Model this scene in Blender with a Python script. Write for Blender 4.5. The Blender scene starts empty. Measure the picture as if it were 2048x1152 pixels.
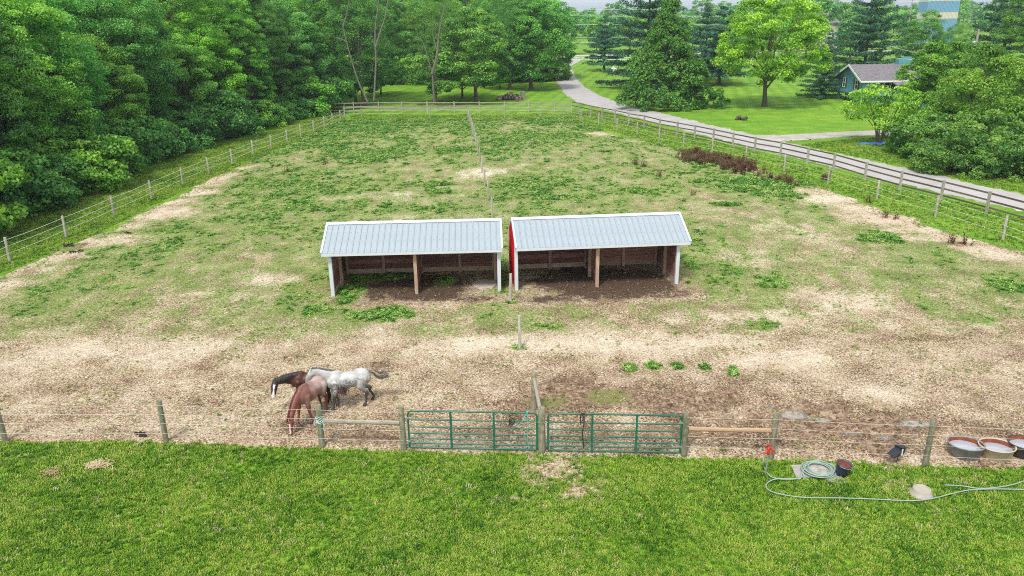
import bpy, math, random
import numpy as np
from mathutils import Vector, Matrix

S = bpy.context.scene
C = S.collection
rnd = random.Random(7)
rng = np.random.default_rng(11)

# ------------------------------------------------------------------ camera, sky, sun, exposure
CAM_H, FPX = 11.7, 1540.0
PITCH, ROLL = math.radians(19.7), math.radians(0.8)
_f = Vector((0, math.cos(PITCH), -math.sin(PITCH)))
_u0 = Vector((0, math.sin(PITCH), math.cos(PITCH)))
_r0 = Vector((1, 0, 0))
_r = _r0 * math.cos(ROLL) - _u0 * math.sin(ROLL)
_u = _u0 * math.cos(ROLL) + _r0 * math.sin(ROLL)
cam_d = bpy.data.cameras.new('camera')
cam = bpy.data.objects.new('camera', cam_d)
C.objects.link(cam)
m3 = Matrix((_r, _u, -_f)).transposed()
cam.matrix_world = Matrix.Translation((0, 0, CAM_H)) @ m3.to_4x4()
cam_d.sensor_width = 36.0
cam_d.lens = 36.0 * FPX / 2048.0
cam_d.clip_start = 0.1
cam_d.clip_end = 9000
S.camera = cam

SUN_EL, SUN_AZ = math.radians(56), math.radians(205)   # azimuth clockwise from +Y: behind the camera, a little left
world = bpy.data.worlds.new('World')
S.world = world
world.use_nodes = True
wn = world.node_tree.nodes
wl = world.node_tree.links
wn.clear()
wo = wn.new('ShaderNodeOutputWorld')
wb = wn.new('ShaderNodeBackground')
sky = wn.new('ShaderNodeTexSky')
sky.sky_type = 'NISHITA'
sky.sun_disc = False
sky.sun_elevation = SUN_EL
sky.sun_rotation = SUN_AZ
sky.air_density = 1.0
sky.dust_density = 3.5
sky.ozone_density = 1.0
hs = wn.new('ShaderNodeHueSaturation')
hs.inputs['Saturation'].default_value = 0.45
wl.new(sky.outputs['Color'], hs.inputs['Color'])
# bright thin overcast: pale cloud cover over the clear sky model
mxw = wn.new('ShaderNodeMix')
mxw.data_type = 'RGBA'
mxw.inputs[0].default_value = 0.72
mxw.inputs[7].default_value = (5.0, 5.5, 6.0, 1)
wl.new(hs.outputs['Color'], mxw.inputs[6])
wl.new(mxw.outputs[2], wb.inputs['Color'])
wb.inputs['Strength'].default_value = 0.092
wl.new(wb.outputs['Background'], wo.inputs['Surface'])

sun_d = bpy.data.lights.new('sun', 'SUN')
sun_d.energy = 1.5
sun_d.angle = math.radians(11)
sun_d.color = (1.0, 0.96, 0.90)
sun = bpy.data.objects.new('sun', sun_d)
C.objects.link(sun)
sd = Vector((math.sin(SUN_AZ) * math.cos(SUN_EL), math.cos(SUN_AZ) * math.cos(SUN_EL), math.sin(SUN_EL)))
sun.rotation_euler = sd.to_track_quat('Z', 'Y').to_euler()
sun.location = (0, 0, 60)

S.view_settings.view_transform = 'Standard'
S.view_settings.look = 'None'
S.view_settings.gamma = 1.0
S.view_settings.use_curve_mapping = False
S.view_settings.exposure = 1.14
S.render.engine = 'CYCLES'
S.cycles.use_denoising = False
S.cycles.pixel_filter_type = 'BLACKMAN_HARRIS'
S.cycles.filter_width = 1.05
S.cycles.max_bounces = 6
S.cycles.diffuse_bounces = 4
S.cycles.transmission_bounces = 4
S.cycles.transparent_max_bounces = 8
S.cycles.volume_bounces = 0
S.cycles.caustics_reflective = False
S.cycles.caustics_refractive = False


def at(px, py, z=0.0):
    """world point at height z on the sight line through a photo pixel"""
    d = _f + _r * ((px - 1024) / FPX) + _u * ((576 - py) / FPX)
    t = (z - CAM_H) / d.z
    return Vector((0, 0, CAM_H)) + d * t


def aty(px, py, Y):
    d = _f + _r * ((px - 1024) / FPX) + _u * ((576 - py) / FPX)
    return Vector((0, 0, CAM_H)) + d * (Y / d.y)


# ------------------------------------------------------------------ object helpers
class MB:
    """collects shapes; build() links them as ONE mesh object"""
    def __init__(s):
        s.v, s.f, s.sm, s.mi = [], [], [], []

    def add(s, vs, fs, smooth=False, mi=0):
        b = len(s.v)
        s.v += [tuple(v) for v in vs]
        s.f += [tuple(i + b for i in f) for f in fs]
        s.sm += [smooth] * len(fs)
        s.mi += [mi] * len(fs)
        return s

    def box(s, c, size, M=None, mi=0):
        hx, hy, hz = size[0] / 2, size[1] / 2, size[2] / 2
        vs = [Vector((x * hx, y * hy, z * hz)) for x in (-1, 1) for y in (-1, 1) for z in (-1, 1)]
        if M is not None:
            vs = [M @ v for v in vs]
        vs = [v + Vector(c) for v in vs]
        return s.add(vs, [(0, 1, 3, 2), (4, 6, 7, 5), (0, 4, 5, 1), (2, 3, 7, 6), (0, 2, 6, 4), (1, 5, 7, 3)], mi=mi)

    def beam(s, a, b, w, h, up=(0, 0, 1), mi=0):
        a, b = Vector(a), Vector(b)
        d = (b - a)
        L = d.length
        d.normalize()
        side = d.cross(Vector(up))
        if side.length < 1e-4:
            side = Vector((1, 0, 0))
        side.normalize()
        u = side.cross(d)
        M = Matrix((d, side, u)).transposed()
        return s.box((a + b) / 2, (L, w, h), M, mi)

    def tube(s, pts, rad, n=8, caps=True, smooth=True, mi=0):
        pts = [Vector(p) for p in pts]
        if not isinstance(rad, (list, tuple)):
            rad = [rad] * len(pts)
        vs, fs = [], []
        prev = None
        for i, p in enumerate(pts):
            d = (pts[min(i + 1, len(pts) - 1)] - pts[max(i - 1, 0)]).normalized()
            if prev is None:
                a = d.cross(Vector((0, 0, 1)))
                if a.length < .05:
                    a = d.cross(Vector((1, 0, 0)))
            else:
                a = prev - d * prev.dot(d)
            a.normalize()
            prev = a
            b = d.cross(a)
            for k in range(n):
                t = 2 * math.pi * k / n
                vs.append(p + (a * math.cos(t) + b * math.sin(t)) * rad[i])
        for i in range(len(pts) - 1):
            for k in range(n):
                fs.append((i * n + k, i * n + (k + 1) % n, (i + 1) * n + (k + 1) % n, (i + 1) * n + k))
        s.add(vs, fs, smooth, mi)
        if caps:
            s.add(vs[:n], [tuple(range(n))[::-1]], False, mi)
            s.add(vs[-n:], [tuple(range(n))], False, mi)
        return s

    def lathe(s, prof, n=24, c=(0, 0, 0), sx=1, sy=1, M=None, smooth=True, mi=0):
        vs, fs = [], []
        for r, z in prof:
            for k in range(n):
                t = 2 * math.pi * k / n
                v = Vector((r * sx * math.cos(t), r * sy * math.sin(t), z))
                if M is not None:
                    v = M @ v
                vs.append(v + Vector(c))
        for i in range(len(prof) - 1):
            for k in range(n):
                fs.append((i * n + k, i * n + (k + 1) % n, (i + 1) * n + (k + 1) % n, (i + 1) * n + k))
        return s.add(vs, fs, smooth, mi)

    def mesh(s, name, mats):
        me = bpy.data.meshes.new(name)
        me.from_pydata(s.v, [], s.f)
        me.polygons.foreach_set('use_smooth', s.sm)
        mats = mats if isinstance(mats, (list, tuple)) else [mats]
        for m in mats:
            me.materials.append(m)
        if len(mats) > 1:
            me.polygons.foreach_set('material_index', s.mi)
        me.update()
        return me

    def build(s, name, mats, parent=None, loc=None):
        return link(name, s.mesh(name, mats), parent, loc)


def link(name, me, parent=None, loc=None):
    o = bpy.data.objects.new(name, me)
    C.objects.link(o)
    if parent is not None:
        o.parent = parent
    if loc is not None:
        o.location = loc
    return o


def tag(o, label=None, cat=None, group=None, kind=None):
    if label:
        o['label'] = label
    if cat:
        o['category'] = cat
    if group:
        o['group'] = group
    if kind:
        o['kind'] = kind
    return o


def thing(name, label, cat, loc=(0, 0, 0), rz=0, group=None):
    o = bpy.data.objects.new(name, None)
    o.empty_display_size = .2
    C.objects.link(o)
    o.location = loc
    o.rotation_euler = (0, 0, rz)
    return tag(o, label, cat, group)


# ------------------------------------------------------------------ numpy noise
def vnoise(x, y, seed=0):
    xi = np.floor(x).astype(np.int64)
    yi = np.floor(y).astype(np.int64)
    xf, yf = x - xi, y - yi
    u = xf * xf * (3 - 2 * xf)
    v = yf * yf * (3 - 2 * yf)

    def h(a, b):
        n = (a * 374761393 + b * 668265263 + seed * 974634777) & 0xffffffff
        n = ((n ^ (n >> 13)) * 1274126177) & 0xffffffff
        return ((n ^ (n >> 16)) & 0xffff) / 65535.0
    return (h(xi, yi) * (1 - u) + h(xi + 1, yi) * u) * (1 - v) + (h(xi, yi + 1) * (1 - u) + h(xi + 1, yi + 1) * u) * v


def fbm(x, y, oct=4, seed=0):
    a, t, s = 0.5, 0, 0
    for o in range(oct):
        s = s + a * vnoise(x * 2 ** o + 17.3 * o, y * 2 ** o + 9.1 * o, seed + o)
        t += a
        a *= .55
    return s / t


def sstep(a, b, x):
    t = np.clip((x - a) / (b - a), 0, 1)
    return t * t * (3 - 2 * t)


# ------------------------------------------------------------------ materials
def newmat(name):
    m = bpy.data.materials.new(name)
    m.use_nodes = True
    nt = m.node_tree
    bs = nt.nodes['Principled BSDF']
    return m, nt, bs


def N(nt, t, **kw):
    n = nt.nodes.new(t)
    for k, v in kw.items():
        if k in n.inputs:
            n.inputs[k].default_value = v
        else:
            setattr(n, k, v)
    return n


def ramp(nt, stops, interp='LINEAR'):
    r = nt.nodes.new('ShaderNodeValToRGB')
    e = r.color_ramp.elements
    r.color_ramp.interpolation = interp
    while len(e) > 1:
        e.remove(e[0])
    e[0].position = stops[0][0]
    e[0].color = (*stops[0][1], 1)
    for p, c in stops[1:]:
        q = e.new(p)
        q.color = (*c, 1)
    return r


def mixc(nt, fac, a, b, mode='MIX'):
    n = nt.nodes.new('ShaderNodeMix')
    n.data_type = 'RGBA'
    n.blend_type = mode
    n.clamp_factor = True
    for sock, val in ((n.inputs[0], fac), (n.inputs[6], a), (n.inputs[7], b)):
        if isinstance(val, bpy.types.NodeSocket):
            nt.links.new(val, sock)
        elif isinstance(val, (int, float)):
            sock.default_value = val
        else:
            sock.default_value = (*val, 1)
    return n.outputs[2]


def mth(nt, op, a, b=0.0, c=None):
    n = nt.nodes.new('ShaderNodeMath')
    n.operation = op
    vals = [a, b] + ([c] if c is not None else [])
    for i, val in enumerate(vals):
        if isinstance(val, bpy.types.NodeSocket):
            nt.links.new(val, n.inputs[i])
        else:
            n.inputs[i].default_value = val
    return n.outputs[0]


def noise(nt, vec, scale, detail=4, rough=.6, dist=0.0):
    n = nt.nodes.new('ShaderNodeTexNoise')
    n.inputs['Scale'].default_value = scale
    n.inputs['Detail'].default_value = detail
    n.inputs['Roughness'].default_value = rough
    n.inputs['Distortion'].default_value = dist
    nt.links.new(vec, n.inputs['Vector'])
    return n.outputs['Fac']


def geo_pos(nt):
    return nt.nodes.new('ShaderNodeNewGeometry').outputs['Position']


def obj_pos(nt):
    return nt.nodes.new('ShaderNodeTexCoord').outputs['Object']


def bump(nt, h, bs, strength=.5, dist=.02):
    b = nt.nodes.new('ShaderNodeBump')
    b.inputs['Strength'].default_value = strength
    b.inputs['Distance'].default_value = dist
    nt.links.new(h, b.inputs['Height'])
    nt.links.new(b.outputs['Normal'], bs.inputs['Normal'])


def simple(name, col, rough=.6, metal=0, var=.25, scale=8, spec=.5, bmp=0.0, stretch=None, dark=None):
    """base colour with noise wear"""
    m, nt, bs = newmat(name)
    p = obj_pos(nt)
    if stretch:
        mp = nt.nodes.new('ShaderNodeMapping')
        mp.inputs['Scale'].default_value = stretch
        nt.links.new(p, mp.inputs['Vector'])
        p = mp.outputs['Vector']
    n = noise(nt, p, scale, 5, .65)
    d = dark or tuple(c * (1 - var) for c in col)
    l = tuple(min(1, c * (1 + var)) for c in col)
    r = ramp(nt, [(.32, d), (.5, col), (.68, l)])
    nt.links.new(n, r.inputs[0])
    nt.links.new(r.outputs[0], bs.inputs['Base Color'])
    bs.inputs['Roughness'].default_value = rough
    bs.inputs['Metallic'].default_value = metal
    bs.inputs['Specular IOR Level'].default_value = spec
    if bmp:
        bump(nt, n, bs, bmp, .01)
    return m


def wood(name, light, dark, sx=(14, 14, 1.2), moss=None, rnd_amt=.25, sc=3.0):
    m, nt, bs = newmat(name)
    p = obj_pos(nt)
    mp = nt.nodes.new('ShaderNodeMapping')
    mp.inputs['Scale'].default_value = sx
    oi = nt.nodes.new('ShaderNodeObjectInfo')
    nt.links.new(p, mp.inputs['Vector'])
    cv = nt.nodes.new('ShaderNodeCombineXYZ')
    nt.links.new(mth(nt, 'MULTIPLY', oi.outputs['Random'], 40), cv.inputs[0])
    nt.links.new(cv.outputs[0], mp.inputs['Location'])
    n = noise(nt, mp.outputs['Vector'], sc, 6, .7)
    r = ramp(nt, [(.3, dark), (.5, tuple((a + b) / 2 for a, b in zip(light, dark))), (.68, light)])
    nt.links.new(n, r.inputs[0])
    c = r.outputs[0]
    if moss:
        n2 = noise(nt, p, 5, 4, .6)
        fac = mth(nt, 'MULTIPLY', mth(nt, 'SUBTRACT', n2, .47), 6)
        c = mixc(nt, fac, c, moss)
    v = mth(nt, 'ADD', 1 - rnd_amt / 2, mth(nt, 'MULTIPLY', oi.outputs['Random'], rnd_amt))
    c = mixc(nt, 1.0, c, v, 'MULTIPLY')
    nt.links.new(c, bs.inputs['Base Color'])
    bs.inputs['Roughness'].default_value = .85
    bs.inputs['Specular IOR Level'].default_value = .25
    bump(nt, n, bs, .6, .01)
    return m


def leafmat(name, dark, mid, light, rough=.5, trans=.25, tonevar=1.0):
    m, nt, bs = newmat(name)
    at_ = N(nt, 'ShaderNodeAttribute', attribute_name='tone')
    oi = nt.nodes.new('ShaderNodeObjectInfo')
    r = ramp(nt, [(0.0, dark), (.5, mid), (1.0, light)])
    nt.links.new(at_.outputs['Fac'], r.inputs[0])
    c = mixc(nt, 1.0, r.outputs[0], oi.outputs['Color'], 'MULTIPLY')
    nt.links.new(c, bs.inputs['Base Color'])
    bs.inputs['Roughness'].default_value = rough
    bs.inputs['Specular IOR Level'].default_value = .35
    tr = nt.nodes.new('ShaderNodeBsdfTranslucent')
    c2 = mixc(nt, 1.0, c, (1.1, 1.25, .45), 'MULTIPLY')
    nt.links.new(c2, tr.inputs['Color'])
    mx = nt.nodes.new('ShaderNodeMixShader')
    mx.inputs[0].default_value = trans
    nt.links.new(bs.outputs[0], mx.inputs[1])
    nt.links.new(tr.outputs[0], mx.inputs[2])
    nt.links.new(mx.outputs[0], nt.nodes['Material Output'].inputs['Surface'])
    return m


def bladeMat(name, cols, scale=.35, rough=.6, trans=.2, big=None):
    """grass blades: colour from instance random plus broad world noise"""
    m, nt, bs = newmat(name)
    oi = nt.nodes.new('ShaderNodeObjectInfo')
    p = geo_pos(nt)
    n = noise(nt, p, scale, 4, .6)
    f = mth(nt, 'ADD', mth(nt, 'MULTIPLY', oi.outputs['Random'], .75), mth(nt, 'MULTIPLY', mth(nt, 'SUBTRACT', n, .33), 1.1))
    k = len(cols)
    r = ramp(nt, [(.1 + .8 * i / (k - 1), c) for i, c in enumerate(cols)])
    nt.links.new(f, r.inputs[0])
    c = r.outputs[0]
    nt.links.new(c, bs.inputs['Base Color'])
    bs.inputs['Roughness'].default_value = rough
    bs.inputs['Specular IOR Level'].default_value = .3
    tr = nt.nodes.new('ShaderNodeBsdfTranslucent')
    nt.links.new(c, tr.inputs['Color'])
    mx = nt.nodes.new('ShaderNodeMixShader')
    mx.inputs[0].default_value = trans
    nt.links.new(bs.outputs[0], mx.inputs[1])
    nt.links.new(tr.outputs[0], mx.inputs[2])
    nt.links.new(mx.outputs[0], nt.nodes['Material Output'].inputs['Surface'])
    return m


# ground: paddock soil / dead grass / living grass, steered by painted masks of what grows or lies there
def paddock_mat():
    m, nt, bs = newmat('paddock_soil')
    p = geo_pos(nt)
    A = N(nt, 'ShaderNodeAttribute', attribute_name='mask')
    B = N(nt, 'ShaderNodeAttribute', attribute_name='mask2')
    sa = nt.nodes.new('ShaderNodeSeparateColor')
    sb = nt.nodes.new('ShaderNodeSeparateColor')
    nt.links.new(A.outputs['Color'], sa.inputs[0])
    nt.links.new(B.outputs['Color'], sb.inputs[0])
    green, mud, wet = sa.outputs
    algae, pale, floor = sb.outputs
    n1 = noise(nt, p, 17.0, 6, .70, .5)
    n2 = noise(nt, p, 4.2, 6, .75, .6)
    n3 = noise(nt, p, .7, 4, .6)
    vo = nt.nodes.new('ShaderNodeTexVoronoi')
    vo.inputs['Scale'].default_value = 10
    vo.inputs['Randomness'].default_value = 1
    nt.links.new(p, vo.inputs['Vector'])
    # sand and bleached straw
    n5 = noise(nt, p, .55, 3, .55)
    amp = mth(nt, 'ADD', .62, mth(nt, 'MULTIPLY', n5, 1.0))
    t = mth(nt, 'ADD', .515, mth(nt, 'MULTIPLY', mth(nt, 'SUBTRACT', n1, .5), amp))
    t = mth(nt, 'ADD', t, mth(nt, 'MULTIPLY', mth(nt, 'SUBTRACT', n3, .5), .35))
    t = mth(nt, 'ADD', t, mth(nt, 'MULTIPLY', pale, .16))
    t = mth(nt, 'SUBTRACT', t, mth(nt, 'MULTIPLY', mud, .13))
    sand = ramp(nt, [(.34, (.07, .04, .022)), (.415, (.21, .13, .075)), (.475, (.42, .285, .17)), (.54, (.66, .505, .33)), (.64, (.86, .76, .58))])
    nt.links.new(t, sand.inputs[0])
    c = sand.outputs[0]
    cv_ = noise(nt, p, 2.6, 6, .72, 1.6)
    ln = mth(nt, 'SUBTRACT', 1.0, mth(nt, 'MULTIPLY', mth(nt, 'ABSOLUTE', mth(nt, 'SUBTRACT', cv_, .5)), 28.0))
    ln = mth(nt, 'MULTIPLY', mth(nt, 'MAXIMUM', ln, 0), mth(nt, 'ADD', .25, mth(nt, 'MULTIPLY', mud, .5)))
    c = mixc(nt, ln, c, (.13, .075, .042))
    sm_ = noise(nt, p, .9, 4, .6, .8)
    c = mixc(nt, mth(nt, 'MULTIPLY', mth(nt, 'SUBTRACT', sm_, .55), 3.2), c, (.50, .355, .235))
    # pinkish dust
    c = mixc(nt, mth(nt, 'MULTIPLY', noise(nt, p, .25, 3, .5), .15), c, mixc(nt, 1.0, c, (1.12, .93, .92), 'MULTIPLY'))
    # churned mud
    mudc = ramp(nt, [(.36, (.06, .034, .019)), (.45, (.19, .11, .062)), (.52, (.37, .24, .15)), (.61, (.60, .45, .31))])
    nt.links.new(noise(nt, p, 5.0, 7, .72, 1.4), mudc.inputs[0])
    mf = mth(nt, 'MULTIPLY', mth(nt, 'ADD', mth(nt, 'SUBTRACT', n2, 1.0), mth(nt, 'MULTIPLY', mud, 1.0)), 5)
    c = mixc(nt, mf, c, mudc.outputs[0])
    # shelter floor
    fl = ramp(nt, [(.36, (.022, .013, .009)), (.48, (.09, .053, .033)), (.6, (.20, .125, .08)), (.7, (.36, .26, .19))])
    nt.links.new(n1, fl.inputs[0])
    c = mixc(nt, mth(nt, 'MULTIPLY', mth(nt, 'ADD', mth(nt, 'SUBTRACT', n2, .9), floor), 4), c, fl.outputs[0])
    # algae film
    c = mixc(nt, mth(nt, 'MULTIPLY', mth(nt, 'ADD', mth(nt, 'SUBTRACT', n2, .95), algae), 2.2), c, (.26, .25, .085))
    # living grass cover
    gc = ramp(nt, [(.36, (.045, .095, .016)), (.45, (.15, .21, .045)), (.53, (.29, .375, .085)), (.64, (.46, .50, .20))])
    nt.links.new(mth(nt, 'ADD', mth(nt, 'MULTIPLY', n1, .8), mth(nt, 'MULTIPLY', n3, .2)), gc.inputs[0])
    gf = mth(nt, 'MULTIPLY', mth(nt, 'ADD', mth(nt, 'SUBTRACT', mth(nt, 'ADD', mth(nt, 'MULTIPLY', n2, .7), mth(nt, 'MULTIPLY', vo.outputs['Distance'], .5)), 1.0), green), 3.6)
    c = mixc(nt, gf, c, gc.outputs[0])
    # standing wet film: greyer, smooth
    wf = mth(nt, 'MULTIPLY', mth(nt, 'ADD', mth(nt, 'SUBTRACT', n2, 1.05), wet), 3.5)
    wf = mth(nt, 'MINIMUM', mth(nt, 'MAXIMUM', wf, 0), 1)
    c = mixc(nt, mth(nt, 'MULTIPLY', wf, .8), c, (.36, .315, .285))
    nt.links.new(c, bs.inputs['Base Color'])
    nt.links.new(mth(nt, 'SUBTRACT', .92, mth(nt, 'MULTIPLY', wf, .72)), bs.inputs['Roughness'])
    bs.inputs['Specular IOR Level'].default_value = .3
    h = mth(nt, 'MULTIPLY', mth(nt, 'ADD', n1, mth(nt, 'MULTIPLY', n2, 1.2)), mth(nt, 'SUBTRACT', 1.0, mth(nt, 'MULTIPLY', wf, .8)))
    bump(nt, h, bs, 1.0, .09)
    return m


def lawn_mat(worn=False):
    m, nt, bs = newmat('lawn_turf')
    A = N(nt, 'ShaderNodeAttribute', attribute_name='bare')
    p = geo_pos(nt)
    n1 = noise(nt, p, 7.0, 6, .7, .3)
    n3 = noise(nt, p, .45, 5, .6)
    n4 = noise(nt, p, .035, 3, .5)
    g = ramp(nt, [(.32, (.03, .10, .007)), (.45, (.09, .23, .014)), (.55, (.19, .35, .022)), (.68, (.33, .45, .05))])
    nt.links.new(mth(nt, 'ADD', mth(nt, 'MULTIPLY', n1, .62), mth(nt, 'ADD', mth(nt, 'MULTIPLY', n3, .28), mth(nt, 'MULTIPLY', n4, .12))), g.inputs[0])
    bare = mth(nt, 'MULTIPLY', mth(nt, 'SUBTRACT', mth(nt, 'ADD', mth(nt, 'MULTIPLY', n1, .4), mth(nt, 'MULTIPLY', n3, .6)), .635), 14)
    c = mixc(nt, mth(nt, 'MINIMUM', bare, .75), g.outputs[0], (.42, .36, .2))
    sx_ = nt.nodes.new('ShaderNodeSeparateXYZ')
    nt.links.new(p, sx_.inputs[0])
    sw = mth(nt, 'SINE', mth(nt, 'ADD', mth(nt, 'MULTIPLY', sx_.outputs[0], 3.3), mth(nt, 'ADD', mth(nt, 'MULTIPLY', sx_.outputs[1], -.75), mth(nt, 'MULTIPLY', n3, 1.6))))
    far_ = mth(nt, 'MULTIPLY', mth(nt, 'GREATER_THAN', sx_.outputs[1], 95.0), .11)
    c = mixc(nt, 1.0, c, mth(nt, 'ADD', .97, mth(nt, 'MULTIPLY', sw, far_)), 'MULTIPLY')
    dn = noise(nt, p, .16, 4, .6)
    c = mixc(nt, mth(nt, 'MULTIPLY', mth(nt, 'SUBTRACT', dn, .5), 2.2), c, mixc(nt, 1.0, c, (1.45, 1.15, 1.0), 'MULTIPLY'))
    if worn:
        sd_ = ramp(nt, [(.36, (.10, .065, .035)), (.48, (.36, .28, .16)), (.62, (.66, .56, .40))])
        nt.links.new(noise(nt, p, 12.0, 6, .7, .4), sd_.inputs[0])
        c = mixc(nt, mth(nt, 'MULTIPLY', mth(nt, 'ADD', mth(nt, 'SUBTRACT', noise(nt, p, 4, 5, .7), .80), A.outputs['Fac']), 2.4), c, sd_.outputs[0])
    nt.links.new(c, bs.inputs['Base Color'])
    bs.inputs['Roughness'].default_value = .9
    bs.inputs['Specular IOR Level'].default_value = .2
    bump(nt, n1, bs, .9, .06)
    return m


M = {}
M['paddock'] = paddock_mat()
M['lawn'] = lawn_mat()
M['lawn_near'] = lawn_mat(True)


def road_mat(name, a, b, sc=30):
    m, nt, bs = newmat(name)
    p = geo_pos(nt)
    n = noise(nt, p, sc, 5, .7)
    n3 = noise(nt, p, .5, 4, .6)
    r = ramp(nt, [(.3, a), (.7, b)])
    nt.links.new(mth(nt, 'ADD', mth(nt, 'MULTIPLY', n, .55), mth(nt, 'MULTIPLY', n3, .45)), r.inputs[0])
    nt.links.new(r.outputs[0], bs.inputs['Base Color'])
    bs.inputs['Roughness'].default_value = .9
    bump(nt, n, bs, .5, .01)
    return m


M['road'] = road_mat('worn_asphalt', (.30, .28, .27), (.50, .47, .455), 12)
M['gravel'] = road_mat('gravel', (.16, .145, .125), (.62, .57, .50), 9)
M['fencepost'] = wood('weathered_post', (.52, .50, .43), (.2, .18, .14), sc=2.5)
M['mosspost'] = wood('mossy_post', (.36, .33, .24), (.12, .1, .07), moss=(.12, .14, .06), sc=2.5)
M['rail'] = wood('grey_rail', (.5, .46, .38), (.2, .16, .11), sx=(1.2, 14, 14))
M['railorange'] = wood('orange_rail', (.50, .30, .15), (.30, .22, .15), sx=(1.2, 14, 14))
M['board'] = wood('grey_board', (.21, .165, .125), (.075, .055, .04), sx=(1, 8, 20), rnd_amt=.5)
M['wire'] = simple('coated_wire', (.72, .72, .68), .5, var=.1)
M['thinwire'] = simple('fence_wire', (.62, .58, .52), .5, var=.2)
M['white_trim'] = simple('white_trim', (.58, .62, .66), .45, var=.06, scale=2)
M['roofmetal'] = simple('roof_metal', (.335, .385, .415), .5, metal=.05, var=.06, scale=2.5, stretch=(3, .6, 1))
M['redmetal'] = simple('red_metal', (.50, .012, .02), .4, var=.1)
M['shelterpost'] = wood('brown_post', (.58, .43, .30), (.26, .16, .10))
M['plank'] = wood('stained_plank', (.44, .22, .17), (.12, .055, .042), sx=(1.1, 8, 8), rnd_amt=.8, sc=2.2)
M['plankpale'] = wood('pale_plank', (.58, .44, .32), (.26, .18, .12), sx=(1.1, 8, 8), rnd_amt=.4)
M['gategreen'] = simple('green_paint', (.018, .135, .085), .35, var=.25, scale=9)
M['bark'] = wood('bark', (.19, .15, .12), (.05, .038, .03), sx=(5, 5, .8), sc=2.0)
M['barkpale'] = wood('pale_bark', (.40, .37, .31), (.16, .13, .11), sx=(5, 5, .8), sc=2.0)
M['barkgrey'] = wood('grey_bark', (.24, .22, .18), (.09, .075, .06), sx=(5, 5, .8), sc=2.0)
M['leaf'] = leafmat('broad_leaf', (.03, .10, .024), (.12, .29, .055), (.31, .52, .11), rough=.42, trans=.32)
M['leafblue'] = leafmat('needle', (.016, .06, .034), (.048, .15, .078), (.14, .30, .155), trans=.12)
M['tub_grey'] = simple('grey_rubber', (.20, .21, .21), .6, var=.3, scale=5)
M['tub_beige'] = simple('beige_tub', (.52, .44, .31), .55, var=.15, scale=5)
M['tub_black'] = simple('black_rubber', (.045, .047, .05), .6, var=.4, scale=5)
M['rust'] = simple('rusty_stain', (.22, .06, .025), .7, var=.5, scale=9)
M['black'] = simple('black_plastic', (.02, .022, .03), .4, var=.2)
M['navy'] = simple('navy_bucket', (.05, .065, .12), .55, var=.3)
M['red'] = simple('red_paint', (.55, .035, .015), .4, var=.2)
M['pipe'] = simple('galvanised_pipe', (.42, .43, .42), .45, metal=.5)
M['hose'] = simple('green_hose', (.27, .35, .29), .5, var=.2, scale=20)
M['concrete'] = simple('concrete', (.36, .34, .31), .9, var=.25, scale=7, bmp=.5)
M['tanstone'] = simple('tan_tub', (.40, .355, .29), .65, var=.10, scale=4)
M['mat'] = simple('stall_mat', (.48, .42, .36), .9, var=.25, scale=5)
M['rope'] = simple('turquoise_rope', (.08, .5, .45), .7)
M['blackrope'] = simple('dark_rope', (.03, .02, .02), .7)
M['bluetarp'] = simple('blue_tarp', (.03, .16, .55), .45, var=.4, scale=6)
M['teal'] = simple('teal_siding', (.13, .33, .46), .6, var=.1, scale=3)
M['shingle'] = simple('roof_shingle', (.17, .155, .165), .85, var=.35, scale=4)
M['glass'] = simple('window_glass', (.04, .05, .06), .12, var=.2, scale=2)
M['white'] = simple('white_paint', (.78, .78, .76), .5, var=.06)
M['shutter'] = simple('dark_shutter', (.03, .04, .05), .6)
M['beigehouse'] = simple('beige_siding', (.46, .40, .36), .7, var=.1)
M['towerblue'] = simple('blue_cladding', (.16, .33, .50), .6, var=.08)
M['towertan'] = simple('tan_cladding', (.62, .55, .45), .6, var=.08)
M['dung'] = simple('manure', (.025, .017, .012), .9, var=.5, bmp=1)
M['cutwood'] = simple('cut_log', (.45, .31, .2), .85, var=.4, scale=6)
M['brick'] = simple('chimney_teal', (.10, .30, .30), .8)
M['hoof'] = simple('hoof', (.03, .025, .022), .5)
m, nt, bs = newmat('trough_water')
bs.inputs['Base Color'].default_value = (.38, .39, .44, 1)  # pale base colour stands in for the white sky reflected in the water
bs.inputs['Roughness'].default_value = .05
bs.inputs['Specular IOR Level'].default_value = 1.0
bs.inputs['IOR'].default_value = 1.6
M['water'] = m
M['g_lawn'] = bladeMat('lawn_blades', [(.025, .095, .006), (.08, .21, .010), (.155, .31, .017), (.26, .40, .03), (.40, .47, .09)], .5)
M['g_verge'] = bladeMat('verge_blades', [(.04, .12, .01), (.09, .22, .015), (.17, .32, .022), (.28, .40, .04), (.42, .48, .1)], .3)
M['g_weed'] = bladeMat('weed_leaves', [(.025, .10, .012), (.06, .20, .022), (.12, .30, .035), (.22, .40, .06), (.42, .52, .16)], .6)
M['g_past'] = bladeMat('pasture_blades', [(.06, .13, .02), (.13, .21, .035), (.22, .30, .06), (.34, .38, .11), (.5, .48, .22)], .8, trans=.15)
M['g_dry'] = bladeMat('dry_blades', [(.12, .16, .03), (.25, .26, .08), (.36, .36, .13), (.46, .42, .2), (.52, .46, .26)], .8, trans=.1)
M['g_rust'] = bladeMat('dock_seed', [(.05, .02, .012), (.12, .045, .022), (.19, .085, .04), (.17, .15, .05)], 1.2, trans=.05)
M['g_straw'] = bladeMat('straw', [(.28, .17, .09), (.5, .36, .2), (.68, .54, .34), (.82, .7, .5)], 2, trans=.05)

# ------------------------------------------------------------------ ground, road
FAR = 4000


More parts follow.
